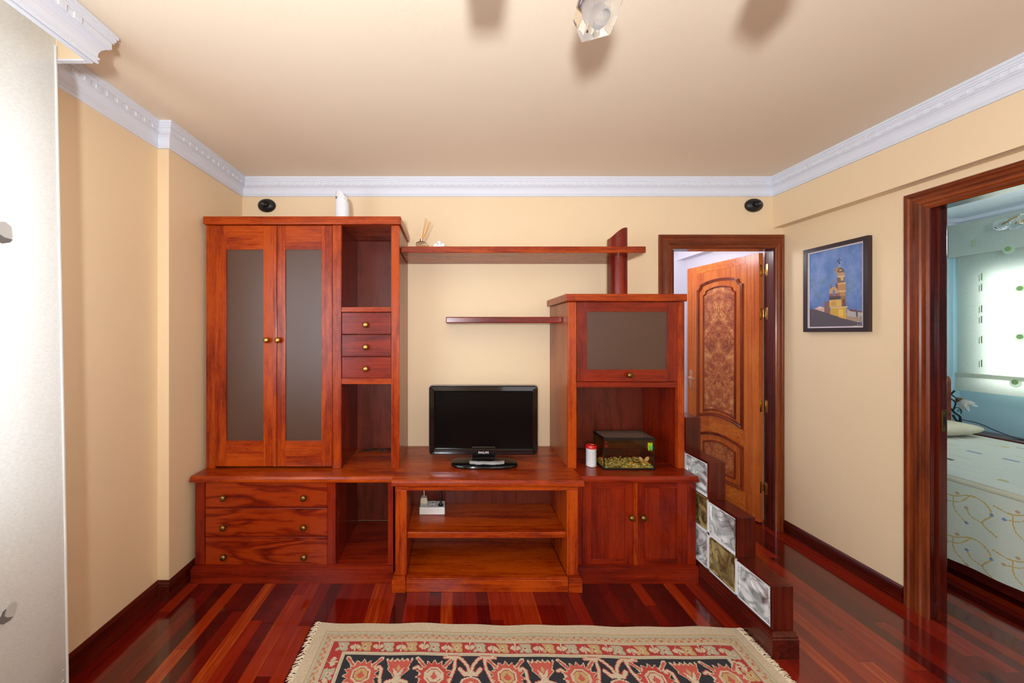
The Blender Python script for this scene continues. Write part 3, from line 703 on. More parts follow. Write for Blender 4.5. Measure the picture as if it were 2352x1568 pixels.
# ---- shelves and half-round post
tag(obj('wall_shelf', box(-.328, 1.221, 2.324, BK, 1.9615, 2.0015, .004), 'wood_x'), 'long cherry wood shelf spanning from the tall cabinet to the half-round post', 'shelf')
tag(obj('wall_shelf', box(-.045, .712, 2.39, BK, 1.519, 1.559, .006, seg=3), 'woodr_x'), 'short cherry wood shelf above the television', 'shelf')
def post(zb, zt, cut=False):
    t = bmesh.new(); A, B = [], []; cx, r = 1.104, .055; n = 24
    P = [(cx-r, 2.50)]+[(cx-r*math.cos(math.pi*i/n), 2.452-r*math.sin(math.pi*i/n)) for i in range(n+1)]+[(cx+r, 2.50)]
    for x, y in P:
        A.append(t.verts.new((x, y, zb))); u = (x-(cx-r))/(2*r)
        B.append(t.verts.new((x, y, zt-(.058*(1-min(1, u*1.1))**2.2 if cut else 0))))
    t.faces.new(A); t.faces.new(B)
    for i in range(len(P)): j = (i+1) % len(P); t.faces.new((A[i], A[j], B[j], B[i]))
    return t
ps = thing('shelf_post', 'half-round cherry wood post carrying the long shelf, on top of the right-hand cabinet', 'post', (1.074, 2.5, 1.694))
obj('shaft', post(1.695, 1.9610), 'woodr_z', ps, smooth=True)
obj('shaft_top', post(2.0020, 2.145, True), 'woodr_z', ps, smooth=True)

# ------------------------------------------------------------------ glass block partition
gp = thing('glass_block_partition', 'stepped low partition of clear and bronze glass blocks capped in dark red wood', 'partition', (1.48, 2.1, 0))
GX0, GX1 = 1.437, 1.529
ys = [1.652, 1.858, 2.064, 2.27, 2.476]; hs = [.317, .522, .728, .933, .933]; PZ = .206
mort = []
for i in range(5):
    y0 = ys[i]; y1 = ys[i+1] if i < 4 else BK
    mort.append((GX0+.004, GX1-.004, y0+.013, y1+.013 if i < 4 else y1, .118, hs[i]-.014))
mb = boxes(mort, 0); 
# mortar as the grid between blocks: bars only, the glass fills the cells
mb.free(); mb = bmesh.new()
def bar(y0, y1, z0, z1): box(GX0+.003, GX1-.003, y0, y1, z0, z1, .001, mb)
for i in range(4):
    y0, y1 = ys[i]+.013, ys[i+1]+.013
    nrow = i+1
    for r in range(nrow):
        zb = .119+PZ*r; bar(y0, y1, zb-.0, zb+.008) if r == 0 else bar(y0, y1, zb-.008, zb+.008)
    bar(y1-.013, y1+.008, .119, hs[i]-.014)
    bar(y0, y0+.004, .119+PZ*(nrow-1), hs[i]-.014); bar(y0, y1, hs[i]-.02, hs[i]-.0145)
bar(2.49, BK, .119, .915)
obj('mortar', mb, 'grout', gp)
for i in range(4):
    for r in range(i+1):
        y0, y1 = ys[i]+.019, ys[i+1]+.001; z0 = .130+PZ*r; z1 = z0+.180 if r < i else hs[i]-.0215
        bronze_ = (i == 1 and r == 0) or (i == 2 and r == 1) or (i == 3 and r == 2)
        b = bmesh.new()
        P = rrect(y0, y1, z0, z1, .008, 3)
        # rim, sunken face and wavy body
        box(GX0+.010, GX1-.010, y0, y1, z0, z1, .004, b)
        o = obj('glass_block', b, 'block_bronze' if bronze_ else 'block_clear', gp, label='bronze wavy glass block' if bronze_ else 'clear wavy glass block')
        rim = bmesh.new()
        t = ring_profile(P, [(0, 0), (0, .007), (.007, .007), (.009, 0)], 0, 1)
        bmesh.ops.transform(t, matrix=Matrix(((0, -1, 0, GX0+.010), (1, 0, 0, 0), (0, 0, 1, 0), (0, 0, 0, 1))), verts=t.verts)
        merge(rim, t); obj('rim', rim, 'block_bronze' if bronze_ else 'block_clear', o)
for i in range(4):
    z0 = .118 if i == 0 else hs[i-1]+.0003
    obj('cap', box(GX0-.001, GX1+.001, ys[i], ys[i]+.013, z0, hs[i]-.0005, .002), 'base_z', gp)
    obj('cap', box(GX0-.001, GX1+.001, ys[i]+.013 if i < 4 else 0, (ys[i+1] if i < 3 else BK), hs[i]-.0135, hs[i], .002), 'base_y', gp)
bpp = [(0, 0), (.014, 0), (.014, .085), (.011, .09), (.013, .097), (.008, .107), (.004, .117), (0, .118)]
obj('baseboard', sweep([(GX0, 2.132), (GX0, ys[0]), (GX1, ys[0]), (GX1, BK-.03)], bpp, False), 'base_y', gp)
obj('core', box(GX0+.001, GX1-.001, ys[0]+.001, BK, 0, .1185, 0), 'base_y', gp)

# ------------------------------------------------------------------ television
tv = thing('television', 'black flat television on its stand, on the middle console', 'television', (.19, 2.33, TOPH))
X = lambda p: mx(p, 2.33); Z = lambda p: mh(p, 2.33)
x0, x1, z0, z1 = X(984.5), X(1236.5), Z(1046), Z(885)
P = rrect(x0, x1, z0, z1, .022)
obj('clear_rim', prism(P, 2.342, 2.352, bev=.002), plain('smoky_rim', (96, 88, 86), .2), tv, smooth=True)
P2 = rrect(x0+.004, x1-.004, z0+.004, z1-.004, .02)
t = ring_profile(P2, [(0, -.002), (0, .012), (.004, .017), (.03, .019), (.036, .013), (.038, .006)], 2.345)
obj('bezel', t, 'black', tv, smooth=True)
obj('screen', prism(rrect(x0+.038, x1-.038, z0+.042, z1-.038, .002), 2.337, 2.341), 'screen', tv)
bt = prism(offset_poly(P2, .0), 2.345, 2.385, bev=.008); obj('back_shell', bt, 'matteblack', tv)
obj('chin', prism(rrect(x0+.033, x1-.033, z0+.012, z0+.043, .004), 2.327, 2.341, bev=.003), 'black', tv)
bs = []
for i in range(32):
    a = 2*math.pi*i/32; c, s_ = math.cos(a), math.sin(a)
    bs.append((.198+.21*math.copysign(abs(c)**.75, c), 2.325+.095*math.copysign(abs(s_)**.6, s_)))
obj('stand_base', prism(bs, TOPH+.0005, TOPH+.018, 'z', bev=.005), 'black', tv, smooth=True)
obj('stand_neck', prism([(.12, 2.33), (.27, 2.33), (.25, 2.37), (.14, 2.37)], TOPH+.017, TOPH+.11, 'z', bev=.003), 'black', tv)
fc = bpy.data.curves.new('brand_lettering', 'FONT'); fc.body = 'PHILIPS'; fc.size = .0185; fc.extrude = .0006; fc.align_x = 'CENTER'; fc.space_character = 1.12; fc.offset = .0005
fo = bpy.data.objects.new('tmp', fc); COL.objects.link(fo); dg = bpy.context.evaluated_depsgraph_get()
me = bpy.data.meshes.new_from_object(fo.evaluated_get(dg)); bpy.data.objects.remove(fo)
me.materials.clear(); me.transform(Matrix.Translation((X(1110.5), 2.3262, Z(1041)))@Matrix.Rotation(math.pi/2, 4, 'X')); me.transform(WM[tv.name].inverted())
obj('brand_lettering', me, 'logo', tv, label='pale brand lettering')
rc = bmesh.new()
tube(spline([(.105, 2.27, .651), (.17, 2.262, .653), (.25, 2.262, .652), (.315, 2.27, .651)], 6), .01, 8, rc)
bmesh.ops.scale(rc, vec=(1, 1.9, .9), space=Matrix.Translation((0, -2.265, -.652)), verts=rc.verts)
bmesh.ops.translate(rc, vec=(0, 0, .004), verts=rc.verts)
for v in rc.verts: v.co += Vector((random.uniform(-.002, .002), random.uniform(-.002, .002), random.uniform(-.0015, .0015)))
tag(obj('remote_control', rc, plain('plastic_wrap', (150, 150, 150), .25, 0, .6, 60, Metallic=0)), 'grey plastic-wrapped remote control lying on the television stand', 'remote control')

# ------------------------------------------------------------------ power strip, cords
sp_ = thing('power_strip', 'white six-socket power strip on the upper console shelf', 'power strip', (-.13, 2.35, .317))
obj('body', box(-.209, -.050, 2.302, 2.397, .3175, .362, .003), 'whitep', sp_)
for ix in range(3):
    for iy in range(2):
        Mx = Matrix.Translation((-.182+.0525*ix, 2.326+.046*iy, .3622))
        so = obj('socket', lathe([(.0205, 0), (.0205, .0012), (.0175, .0012), (.0165, -.002), (0, -.002)], 20, None, Mx), 'whitep', sp_, smooth=True)
        obj('socket_slot', boxes([(-.184+.0525*ix, -.180+.0525*ix, 2.318+.046*iy, 2.334+.046*iy, .3625, .3632)], 0), 'matteblack', so)
pl = thing('power_plug', 'ivory adapter plug in the back left socket of the power strip', 'plug', (-.185, 2.372, .364))
obj('plug_body', prism([(-.207, .364), (-.163, .364), (-.163, .386), (-.168, .4), (-.202, .4), (-.207, .386)], 2.352, 2.392, bev=.002), 'ivory', pl)
obj('cord', tube(spline([(-.185, 2.375, .398), (-.186, 2.39, .43), (-.19, 2.41, .5), (-.2, 2.44, .58)]), .003, 6), 'ivory', pl)
pb = thing('power_plug', 'small black plug in the front right socket of the power strip', 'plug', (-.077, 2.33, .364))
obj('plug_body', lathe([(.0165, 0), (.0165, .006), (.008, .014), (.0055, .03), (.0055, .05), (0, .052)], 16, None, Matrix.Translation((-.077, 2.326, .3635))), 'matteblack', pb, smooth=True)
obj('cord', tube(spline([(-.077, 2.327, .413), (-.076, 2.345, .44), (-.06, 2.38, .47), (0, 2.40, .475), (.07, 2.42, .46), (.14, 2.43, .49), (.2, 2.45, .56)]), .003, 6), 'matteblack', pb)
cc = bmesh.new()
tube(spline([(-.64, 2.62, TH+.006), (-.60, 2.60, TH+.006), (-.55, 2.62, TH+.008), (-.48, 2.60, TH+.006), (-.42, 2.62, TH+.008), (-.355, 2.60, TH+.006)]), .0035, 6, cc)
tube(spline([(-.66, 2.58, TH+.006), (-.58, 2.63, TH+.012), (-.52, 2.60, TH+.013), (-.44, 2.64, TH+.012), (-.355, 2.63, TH+.006)]), .0035, 6, cc)
tag(obj('tangled_cable', cc, 'matteblack'), 'tangled black cord at the back of the lower cabinet niche', 'cord')

# ------------------------------------------------------------------ things on top and on shelves
def fr_at(px, Y): return mx(px, Y)
af = thing('air_freshener', 'tall white air freshener dispenser standing on top of the tall cabinet', 'air freshener', (-.727, 2.42, 2.169))
t = bmesh.new(); rings = []; n = 28
for k in range(14):
    u = k/13; z = 2.170+.212*u; r = .0475-.006*u**1.5
    ring = []
    for i in range(n):
        a = 2*math.pi*i/n; x = math.cos(a)*r; y = math.sin(a)*r*.85
        zz = z if k < 9 else z-(.045*((k-8)/5)*max(0, (x/r+.3))**1.6)-(.012*((k-8)/5)*(1-abs(x/r)))*0
        ring.append(t.verts.new((-.727+x, 2.42+y, zz)))
    rings.append(ring)
for a, b in zip(rings, rings[1:]):
    for i in range(n): j = (i+1) % n; t.faces.new((a[i], a[j], b[j], b[i]))
t.faces.new(rings[0]); t.faces.new(rings[-1])
bd = obj('body', t, 'china', af, smooth=True)
obj('nozzle', lathe([(.008, 0), (.008, .004), (.004, .005), (0, .002)], 14, None, Matrix.Translation((-.756, 2.3935, 2.335)) @ Matrix.Rotation(math.radians(70), 4, 'X') @ Matrix.Rotation(math.radians(-35), 4, 'Y')), 'holes', af)
obj('button', lathe([(.012, 0), (.012, .003), (0, .004)], 16, None, Matrix.Translation((-.696, 2.3955, 2.33)) @ Matrix.Rotation(math.radians(90), 4, 'X') @ Matrix.Rotation(math.radians(45), 4, 'Y')), 'whitep', af)
rd = thing('reed_diffuser', 'small clear glass reed diffuser with tan sticks on the long shelf', 'reed diffuser', (-.206, 2.42, 2.0015))
b = bmesh.new(); prism([(-.242, 2.002), (-.170, 2.002), (-.172, 2.044), (-.196, 2.054), (-.216, 2.054), (-.240, 2.044)], 2.395, 2.445, bev=.004, bm=b)
obj('bottle', b, 'clear', rd, smooth=True)
obj('oil', prism([(-.234, 2.0055), (-.178, 2.0055), (-.179, 2.028), (-.233, 2.028)], 2.401, 2.439), plain('amber_oil', (206, 140, 50), .2), rd)
obj('collar', lathe([(0, 0), (.0105, 0), (.0105, .018), (.005, .02), (0, .02)], 18, None, Matrix.Translation((-.206, 2.42, 2.054))), 'silver', rd, smooth=True)
for dx, z in ((.026, 2.212), (.034, 2.207), (.055, 2.193), (.062, 2.188)):
    obj('reed', tube([(-.206-dx*.15, 2.42, 2.03), (-.206+dx, 2.425+dx*.3, z)], .0017, 6), 'reed', rd)
orn = thing('ornament', 'small white ceramic ornament with a round knob, right of the reed diffuser', 'ornament', (-.089, 2.42, 2.0015))
ob = bmesh.new(); box(-.128, -.053, 2.39, 2.45, 2.002, 2.030, .006, ob, 3)
for x0, x1 in ((-.123, -.099), (-.096, -.080), (-.079, -.055)): box(x0, x1, 2.392, 2.448, 2.024, 2.038, .004, ob, 3)
obj('body', ob, 'china', orn, smooth=True)
obj('knob', lathe([(.010, 0), (.015, .004), (.0155, .016), (.011, .021), (0, .022)], 20, None, Matrix.Translation((-.089, 2.42, 2.037))), 'china', orn, smooth=True)
def speaker(px, py, label):
    Y = 2.709; x = mx(px, Y); z = mh(py, Y); s = thing('wall_speaker', label, 'speaker', (x, Y, z), group='black oval wall speakers')
    Mx = Matrix.Translation((x, Y, z)) @ Matrix.Rotation(math.pi/2, 4, 'X') @ Matrix.Diagonal((1.32, 1, 1, 1))
    obj('dome', lathe([(.049, 0), (.0495, .006), (.046, .016), (.038, .026), (.026, .034), (.024, .032), (.016, .022), (0, .018)], 32, None, Mx), 'matteblack', s, smooth=True)
    obj('cone', lathe([(.010, 0), (.011, .010), (.007, .014), (0, .015)], 18, None, Mx @ Matrix.Translation((0, 0, .018))), 'black', s, smooth=True)
speaker(613.5, 472.5, 'black oval wall speaker above the tall cabinet'); speaker(1730, 472, 'black oval wall speaker above the doorway')
cn = thing('food_canister', 'white fish food canister with a red lid, left of the fish tank', 'canister', (.874, 2.325, TH))
Mx = Matrix.Translation((.874, 2.325, TH))
def canmat():
    t = NT('printed_label'); v = t.coords(rand=False); s = t.n('SeparateXYZ'); t.l(v, s.inputs[0])
    f = t.math('FRACT', t.math('MULTIPLY', s.outputs[2], 190)); n = t.noise(v, 130, 1)
    g = t.math('MULTIPLY', t.math('GREATER_THAN', f, .6), t.math('GREATER_THAN', n, .45))
    t.l(t.ramp(g, [(0, lin(226, 226, 226)), (1, lin(172, 170, 170))]), t.b.inputs['Base Color']); t.set(Roughness=.4); return t.m
obj('tub', lathe([(0, .0005), (.029, .0005), (.0315, .003), (.0315, .105), (.033, .108), (.033, .112), (0, .112)], 28, None, Mx), canmat(), cn, smooth=True)
obj('lid', lathe([(.0325, .112), (.0345, .114), (.0345, .126), (.031, .133), (.012, .136), (0, .136)], 28, None, Mx), 'redp', cn, smooth=True)
obj('label_strip', box(.866, .889, 2.315, 2.322, TH+.1345, TH+.1375, .0008), 'orange', cn)

# ------------------------------------------------------------------ fish tank
ft = thing('fish_tank', 'small black-framed glass fish tank with gravel on the right-hand cupboard', 'fish tank', (1.078, 2.33, TH))
x0, x1, y0, y1, z0, z1 = .924, 1.234, 2.25, 2.408, TH+.0005, .814
fb = bmesh.new()
for zz in ((z0, z0+.011), (z1-.014, z1)):
    for a in ((x0-.004, x1+.004, y0-.004, y0+.005), (x0-.004, x1+.004, y1-.005, y1+.004), (x0-.004, x0+.005, y0, y1), (x1-.005, x1+.004, y0, y1)):
        box(a[0], a[1], a[2], a[3], zz[0], zz[1], .001, fb)
for xx in (x0, x1-.006):
    for yy in (y0, y1-.006): box(xx, xx+.006, yy, yy+.006, z0, z1, .001, fb)
obj('frame', fb, 'tankblack', ft)
obj('glass_panes', boxes([(x0+.006, x1-.006, y0+.001, y0+.003, z0+.01, z1-.012), (x0+.001, x0+.003, y0+.006, y1-.006, z0+.01, z1-.012),
                          (x1-.003, x1-.001, y0+.006, y1-.006, z0+.01, z1-.012), (x0+.006, x1-.006, y1-.003, y1-.001, z0+.01, z1-.012)], 0), 'tank', ft)
obj('cover_glass', box(x0+.004, x1-.004, y0+.004, y1-.004, z1-.003, z1+.0005, 0), 'lid', ft, label='cloudy cover glass')
zw = .781
t = bmesh.new(); nx, ny = 40, 22; g = [[t.verts.new((x0+.006+(x1-x0-.012)*i/nx, y0+.006+(y1-y0-.012)*j/ny, zw+.0012*math.sin(i*.9+j*1.1)*math.cos(j*.8-i*.3))) for i in range(nx+1)] for j in range(ny+1)]
for j in range(ny):
    for i in range(nx): t.faces.new((g[j][i], g[j][i+1], g[j+1][i+1], g[j+1][i]))
obj('water', t, 'watertop', ft, smooth=True)
pal = [(210, 190, 120), (226, 210, 160), (140, 124, 80), (240, 226, 206), (84, 76, 66), (216, 124, 56), (186, 172, 110), (236, 208, 70), (160, 150, 138)]
pm = [plain('pebble_%s' % w_, c, .35) for w_, c in zip(('ochre', 'sand', 'olive', 'pale', 'dark', 'amber', 'moss', 'yellow', 'stone'), pal)]
obj('gravel_bed', box(x0+.006, x1-.006, y0+.006, y1-.006, z0+.006, z0+.020, 0), 'gravel', ft)
gb = bmesh.new()
for k in range(520):
    r = random.uniform(.003, .0058); m4 = Matrix.Translation((random.uniform(x0+.013, x1-.013), y0+.011+(y1-y0-.024)*random.random()**1.3, z0+.016+random.random()*.018)) @ Matrix.Rotation(random.random()*3, 4, 'Z') @ Matrix.Rotation(random.random()*.6, 4, 'X') @ Matrix.Diagonal((1.5, 1, .75, 1))
    s_ = bmesh.new(); bmesh.ops.create_icosphere(s_, subdivisions=1, radius=r); bmesh.ops.transform(s_, matrix=m4, verts=s_.verts)
    merge(gb, s_, random.randrange(len(pm)))
go = obj('gravel', gb, pm, ft, smooth=True); go['kind'] = 'stuff'
for i, (x, y, m_) in enumerate(((1.178, 2.30, 'stone1'), (1.214, 2.305, 'stone1'))):
    s_ = bmesh.new(); bmesh.ops.create_icosphere(s_, subdivisions=3, radius=.016)
    bmesh.ops.transform(s_, matrix=Matrix.Translation((x, y, z0+.046)) @ Matrix.Rotation((-.6 if i == 0 else .7), 4, 'Y') @ Matrix.Diagonal((.75, .7, 1.35, 1)), verts=s_.verts)
    tag(obj('pebble', s_, m_, None, smooth=True), 'pinkish pebble standing in the fish tank, %s' % ('left of the pair' if i == 0 else 'against the right-hand pane'), 'pebble')
s_ = bmesh.new(); bmesh.ops.create_icosphere(s_, subdivisions=2, radius=.008); bmesh.ops.translate(s_, vec=(1.219, 2.262, z0+.018), verts=s_.verts)
tag(obj('glass_marble', s_, 'teal', None, smooth=True), 'teal marble at the front right corner of the tank', 'marble')
for i, xx in enumerate((1.206, 1.221)):
    f_ = thing('float_toy', 'lime green and teal float hanging in the tank, %s' % ('the left one' if i == 0 else 'the right one'), 'float', (xx, 2.262, .77), group='lime green floats in the tank')
    obj('shell', lathe([(0, -.045), (.004, -.042), (.0065, -.03), (.0075, -.015), (.007, -.002), (.008, .004), (0, .008)], 14, None, Matrix.Translation((xx, 2.262, .775))), 'limegreen', f_, smooth=True)
    obj('spot', lathe([(0, 0), (.004, .001), (.005, .003), (0, .0045)], 12, None, Matrix.Translation((xx, 2.2555, .752)) @ Matrix.Rotation(math.pi/2, 4, 'X') @ Matrix.Diagonal((1, 2.3, 1, 1))), 'teal', f_, smooth=True)
r6 = bmesh.new(); tube(spline([(.935, 2.262, .783), (.933, 2.262, .768), (.935, 2.262, .757), (.942, 2.262, .753), (.948, 2.262, .758), (.944, 2.262, .765), (.936, 2.262, .763)], 5), .0027, 8, r6)
tube([(.933, 2.262, .784), (.949, 2.262, .782)], .0025, 8, r6); tag(obj('clip', r6, 'redp', None, smooth=True), 'red curled plastic clip hanging inside the front left corner of the tank', 'clip')
fs = thing('goldfish', 'small red fish near the left pane of the tank, low over the gravel', 'fish', (.94, 2.30, .66))
b = bmesh.new(); tube(spline([(.942, 2.285, .652), (.940, 2.29, .66), (.940, 2.297, .668), (.941, 2.306, .674)], 5), .004, 10, b, rs=[.001+.0045*math.sin(math.pi*min(1, i/13)) for i in range(16)])
obj('body', b, 'redp', fs, smooth=True)
obj('tail_fin', prism([(2.303, .672), (2.316, .684), (2.317, .668)], .9395, .9415, 'x'), 'redp', fs)

# ------------------------------------------------------------------ framed painting on the right wall
FX = XR-.001
pf = thing('framed_painting', 'black-framed painting of a stone church tower under a blue sky, on the right wall', 'painting', (FX, 2.327, 1.74))
ya, yb, za, zb = 2.130, 2.524, 1.461, 2.020
def yz_ring(prof, mat, name):
    t = ring_profile([(ya, za), (yb, za), (yb, zb), (ya, zb)], prof, 0, 1)
    bmesh.ops.transform(t, matrix=Matrix(((0, -1, 0, FX), (1, 0, 0, 0), (0, 0, 1, 0), (0, 0, 0, 1))), verts=t.verts); return obj(name, t, mat, pf)
yz_ring([(0, 0), (0, .025), (.026, .025), (.026, .018)], 'frame', 'frame')
yz_ring([(.025, .010), (.026, .020), (.034, .020), (.035, .010)], 'liner', 'liner')
R = Raster(168, 252, (96, 132, 186))
def cv(x, y):   # reading off the photograph -> canvas raster
    px = 1820+x/6.03; py = 520+y/6.03; Y = F*2.415/(px-CX); z = mh(py, Y)
    return ((yb-.033-Y)/(yb-ya-.066)*R.w, (zb-.033-z)/(zb-za-.066)*R.h)
yy, xx = np.mgrid[0:R.h, 0:R.w]; 
def fbm(sx, sy, seed):
    r_ = np.random.default_rng(seed); out = np.zeros((R.h, R.w))
    for k, amp in ((5, 1), (10, .6), (22, .4), (60, .25)):
        g_ = r_.random((k+2, k+2)); u = xx/R.w*k*sx % k; v = yy/R.h*k*sy % k; iu, iv = u.astype(int), v.astype(int); fu, fv = u-iu, v-iv
        fu = fu*fu*(3-2*fu); fv = fv*fv*(3-2*fv)
        out += amp*(g_[iv, iu]*(1-fu)*(1-fv)+g_[iv, iu+1]*fu*(1-fv)+g_[iv+1, iu]*(1-fu)*fv+g_[iv+1, iu+1]*fu*fv)
    return out/2.25
n1, n2 = fbm(1, 1, 3), fbm(1, 1, 5)
c0, c1, c2, c3 = [np.array(lin(*c)[:3]) for c in ((70, 112, 172), (128, 150, 200), (92, 124, 136), (60, 92, 150))]
sky = c0+(c1-c0)*np.clip(n1*1.6-.3, 0, 1)[..., None]; gm = np.clip((n2-.5)*4, 0, 1)[..., None]*((yy > R.h*.3) & (yy < R.h*.62))[..., None]*.8
sky = sky*(1-gm)+c2*gm; sk = np.clip((yy/R.h-.6)*2.5, 0, .8)[..., None]; R.a[:] = sky*(1-sk)+c3*sk
def cp_(pts, col): R.poly([cv(*p) for p in pts], col)
cp_([(300, 1145), (380, 1100), (445, 1125), (445, 1200), (380, 1180)], (206, 164, 148)); cp_([(330, 1140), (380, 1112), (440, 1132)], (224, 196, 178))
cp_([(752, 1140), (870, 1160), (985, 1180), (990, 1330), (752, 1300)], (176, 168, 164)); cp_([(765, 1140), (870, 1155), (980, 1178), (985, 1192), (880, 1182), (800, 1172)], (110, 72, 78))
cp_([(880, 1180), (905, 1180), (905, 1290), (885, 1290)], (86, 80, 92)); cp_([(750, 1240), (930, 1260), (930, 1330), (750, 1290)], (168, 140, 120)); cp_([(925, 1240), (985, 1245), (985, 1330), (925, 1320)], (150, 144, 124))
cp_([(530, 1120), (770, 1105), (745, 1135), (750, 1290), (520, 1235)], (206, 160, 62)); cp_([(525, 1120), (772, 1106), (758, 1124), (530, 1134)], (222, 190, 120)); cp_([(640, 1150), (700, 1146), (704, 1250), (640, 1240)], (226, 186, 84))
cp_([(445, 1045), (515, 1030), (525, 1215), (440, 1185)], (128, 98, 88))
cp_([(512, 1022), (675, 1008), (682, 1105), (515, 1118)], (214, 172, 92)); cp_([(530, 1040), (600, 1030), (610, 1095), (535, 1105)], (196, 150, 76))
cp_([(632, 900), (740, 890), (745, 1105), (680, 1105), (675, 1000), (640, 985)], (146, 102, 66)); cp_([(700, 1010), (730, 1005), (735, 1100), (700, 1100)], (104, 72, 58)); cp_([(650, 905), (735, 898), (736, 960), (660, 965)], (176, 132, 84))
cp_([(628, 785), (738, 775), (735, 885), (635, 895)], (184, 132, 78)); cp_([(622, 785), (742, 772), (740, 790), (628, 800)], (218, 178, 120)); cp_([(628, 893), (744, 884), (742, 900), (630, 908)], (222, 184, 128))
cp_([(615, 700), (722, 690), (722, 775), (620, 785)], (120, 92, 70)); cp_([(612, 690), (726, 680), (726, 700), (640, 706)], (214, 188, 140)); cp_([(665, 690), (700, 690), (712, 745), (670, 750)], (206, 168, 104))
cp_([(615, 635), (718, 622), (720, 680), (620, 690)], (180, 140, 92)); cp_([(612, 628), (720, 618), (720, 632), (614, 642)], (98, 78, 66))
cp_([(578, 595), (610, 572), (650, 565), (640, 640), (600, 640)], (170, 124, 70)); cp_([(635, 590), (660, 560), (700, 580), (712, 600), (715, 622), (620, 630)], (96, 76, 66)); cp_([(645, 600), (680, 590), (688, 615), (650, 618)], (190, 152, 84))
cp_([(642, 530), (668, 530), (668, 570), (645, 572)], (176, 146, 92)); cp_([(640, 500), (660, 500), (660, 518), (640, 518)], (50, 50, 70))
for a, b in (((648, 435), (650, 505)), ((605, 468), (692, 460)), ((615, 498), (640, 470)), ((620, 480), (660, 488))): R.line([cv(*a), cv(*b)], 1.6, (44, 48, 76))
cp_([(510, 885), (535, 850), (575, 832), (612, 850), (635, 890), (640, 965), (512, 972)], (196, 152, 98)); cp_([(512, 930), (640, 925), (640, 965), (512, 972)], (150, 84, 66))
cp_([(556, 960), (556, 890), (572, 866), (588, 890), (590, 958)], (84, 124, 180)); cp_([(510, 970), (668, 962), (670, 1008), (512, 1020)], (78, 66, 70))
cp_([(525, 860), (530, 800), (540, 790), (545, 855)], (120, 92, 66)); cp_([(600, 840), (600, 780), (625, 790), (632, 880)], (110, 80, 64))
for a, b in (((568, 745), (570, 832)), ((550, 757), (588, 755))): R.line([cv(*a), cv(*b)], 2.2, (150, 112, 84))
cp_([(220, 1135), (330, 1150), (520, 1212), (640, 1250), (650, 1262), (745, 1282), (840, 1308), (985, 1350), (985, 1400), (220, 1405)], (86, 78, 84))
R.line([cv(*p) for p in ((845, 1372), (890, 1378), (905, 1352), (925, 1368), (950, 1352), (975, 1360))], .9, (170, 168, 170))
R.speckle(.09)
ym0, ym1, zm0, zm1 = ya+.033, yb-.033, za+.033, zb-.033
Mi = WM[pf.name].inverted().translation
me = R.mesh('canvas', lambda U_, V_: (FX-.014+Mi.x+0*U_, ym1+(ym0-ym1)*U_+Mi.y, zm1+(zm0-zm1)*V_+Mi.z))
obj('canvas', me, 'canvas', pf, world=False)
obj('backing', box(FX-.012, FX, ya+.01, yb-.01, za+.01, zb-.01, 0), 'frame', pf)

# ------------------------------------------------------------------ rug
rw, rd_, cell = 2.06, 1.40, .004
CREAM, SAGE, REDC, GOLD, NAVY, PINK = (208, 190, 162), (182, 176, 150), (176, 58, 52), (194, 164, 112), (46, 45, 52), (200, 92, 78)
R = Raster(int(rw/cell), int(rd_/cell), CREAM); W_, H_ = R.w, R.h
def band(d, col): R.poly([(d, d), (W_-d, d), (W_-d, H_-d), (d, H_-d)], col)
band(12, GOLD); band(12.9, SAGE); band(14, CREAM); band(15, SAGE)
band(18, (198, 180, 146))
for k in range(0, 20000):
    s_ = random.random(); per = 2*(W_+H_-80); q = s_*per; d = random.uniform(17, 23)
    if random.random() < .5: x, y = random.uniform(20, W_-20), (d if random.random() < .5 else H_-d)
    else: x, y = (d if random.random() < .5 else W_-d), random.uniform(20, H_-20)
    if (int(x/4)+int(y/4)) % 2: R.a[int(y) % H_, int(x) % W_] = lin(*random.choice([(204, 120, 92), (196, 150, 100), (206, 96, 80), SAGE]))[:3]
band(24, CREAM); band(25, SAGE); band(26, CREAM); band(27, (205, 150, 110)); 
def blob(poly, ox, oy, s, col, rot=0):
    c, sn = math.cos(rot), math.sin(rot); R.poly([(ox+(a*c-b*sn)*s, oy+(a*sn+b*c)*s) for a, b in poly], col)
B0, B1 = 27, 41; band(B0, REDC)
def border_unit(ox, oy, rot, kind):
    g = GOLD if kind else SAGE; bl = lambda p, c: blob(p, ox, oy, 1, c, rot)
    bl([(-13, -6), (-10, -6.5), (-8, -3), (-9.5, 0), (-8, 3), (-9, 6.5), (-14, 6.5), (-18, 3.5), (-19, 6.5), (-23, 5), (-19, 0), (-22, -6)], g)
    bl([(-15.5, -4), (-13, -1), (-13, 2), (-15.5, 4), (-17, 0)], CREAM); bl([(-15.5, -1), (-14, 0), (-15.5, 1.2), (-16.5, 0)], REDC)
    s_ = 1 if kind else -1
    bl([(0, 6*s_), (-3, 2*s_), (-6, 1*s_), (-6, -2*s_), (-3, -4*s_), (0, -1*s_), (3, -4*s_), (6, -2*s_), (5.5, 1*s_), (2.5, 2*s_)], CREAM)
    bl([(0, 3*s_), (-2, 0), (0, -.5*s_), (2, 0)], g); bl([(-3, 5.2*s_), (3, 5.2*s_), (0, 2*s_)], REDC)
    bl([(-1, -6.5*s_), (1, -6.5*s_), (.7, -2*s_), (-.7, -2*s_)], CREAM)
n = 17; st_ = (W_-2*B0-14)/n
for i in range(n):
    x = B0+14+st_*i+st_*.5
    border_unit(x, 34, 0, i % 2); border_unit(x, H_-34, math.pi, i % 2)
n = 11; st_ = (H_-2*B0-14)/n
for i in range(n):
    y = B0+14+st_*i+st_*.5
    border_unit(34, y, -math.pi/2, i % 2); border_unit(W_-34, y, math.pi/2, i % 2)
band_in = [(B1, CREAM), (B1+1, SAGE), (B1+3, CREAM)]
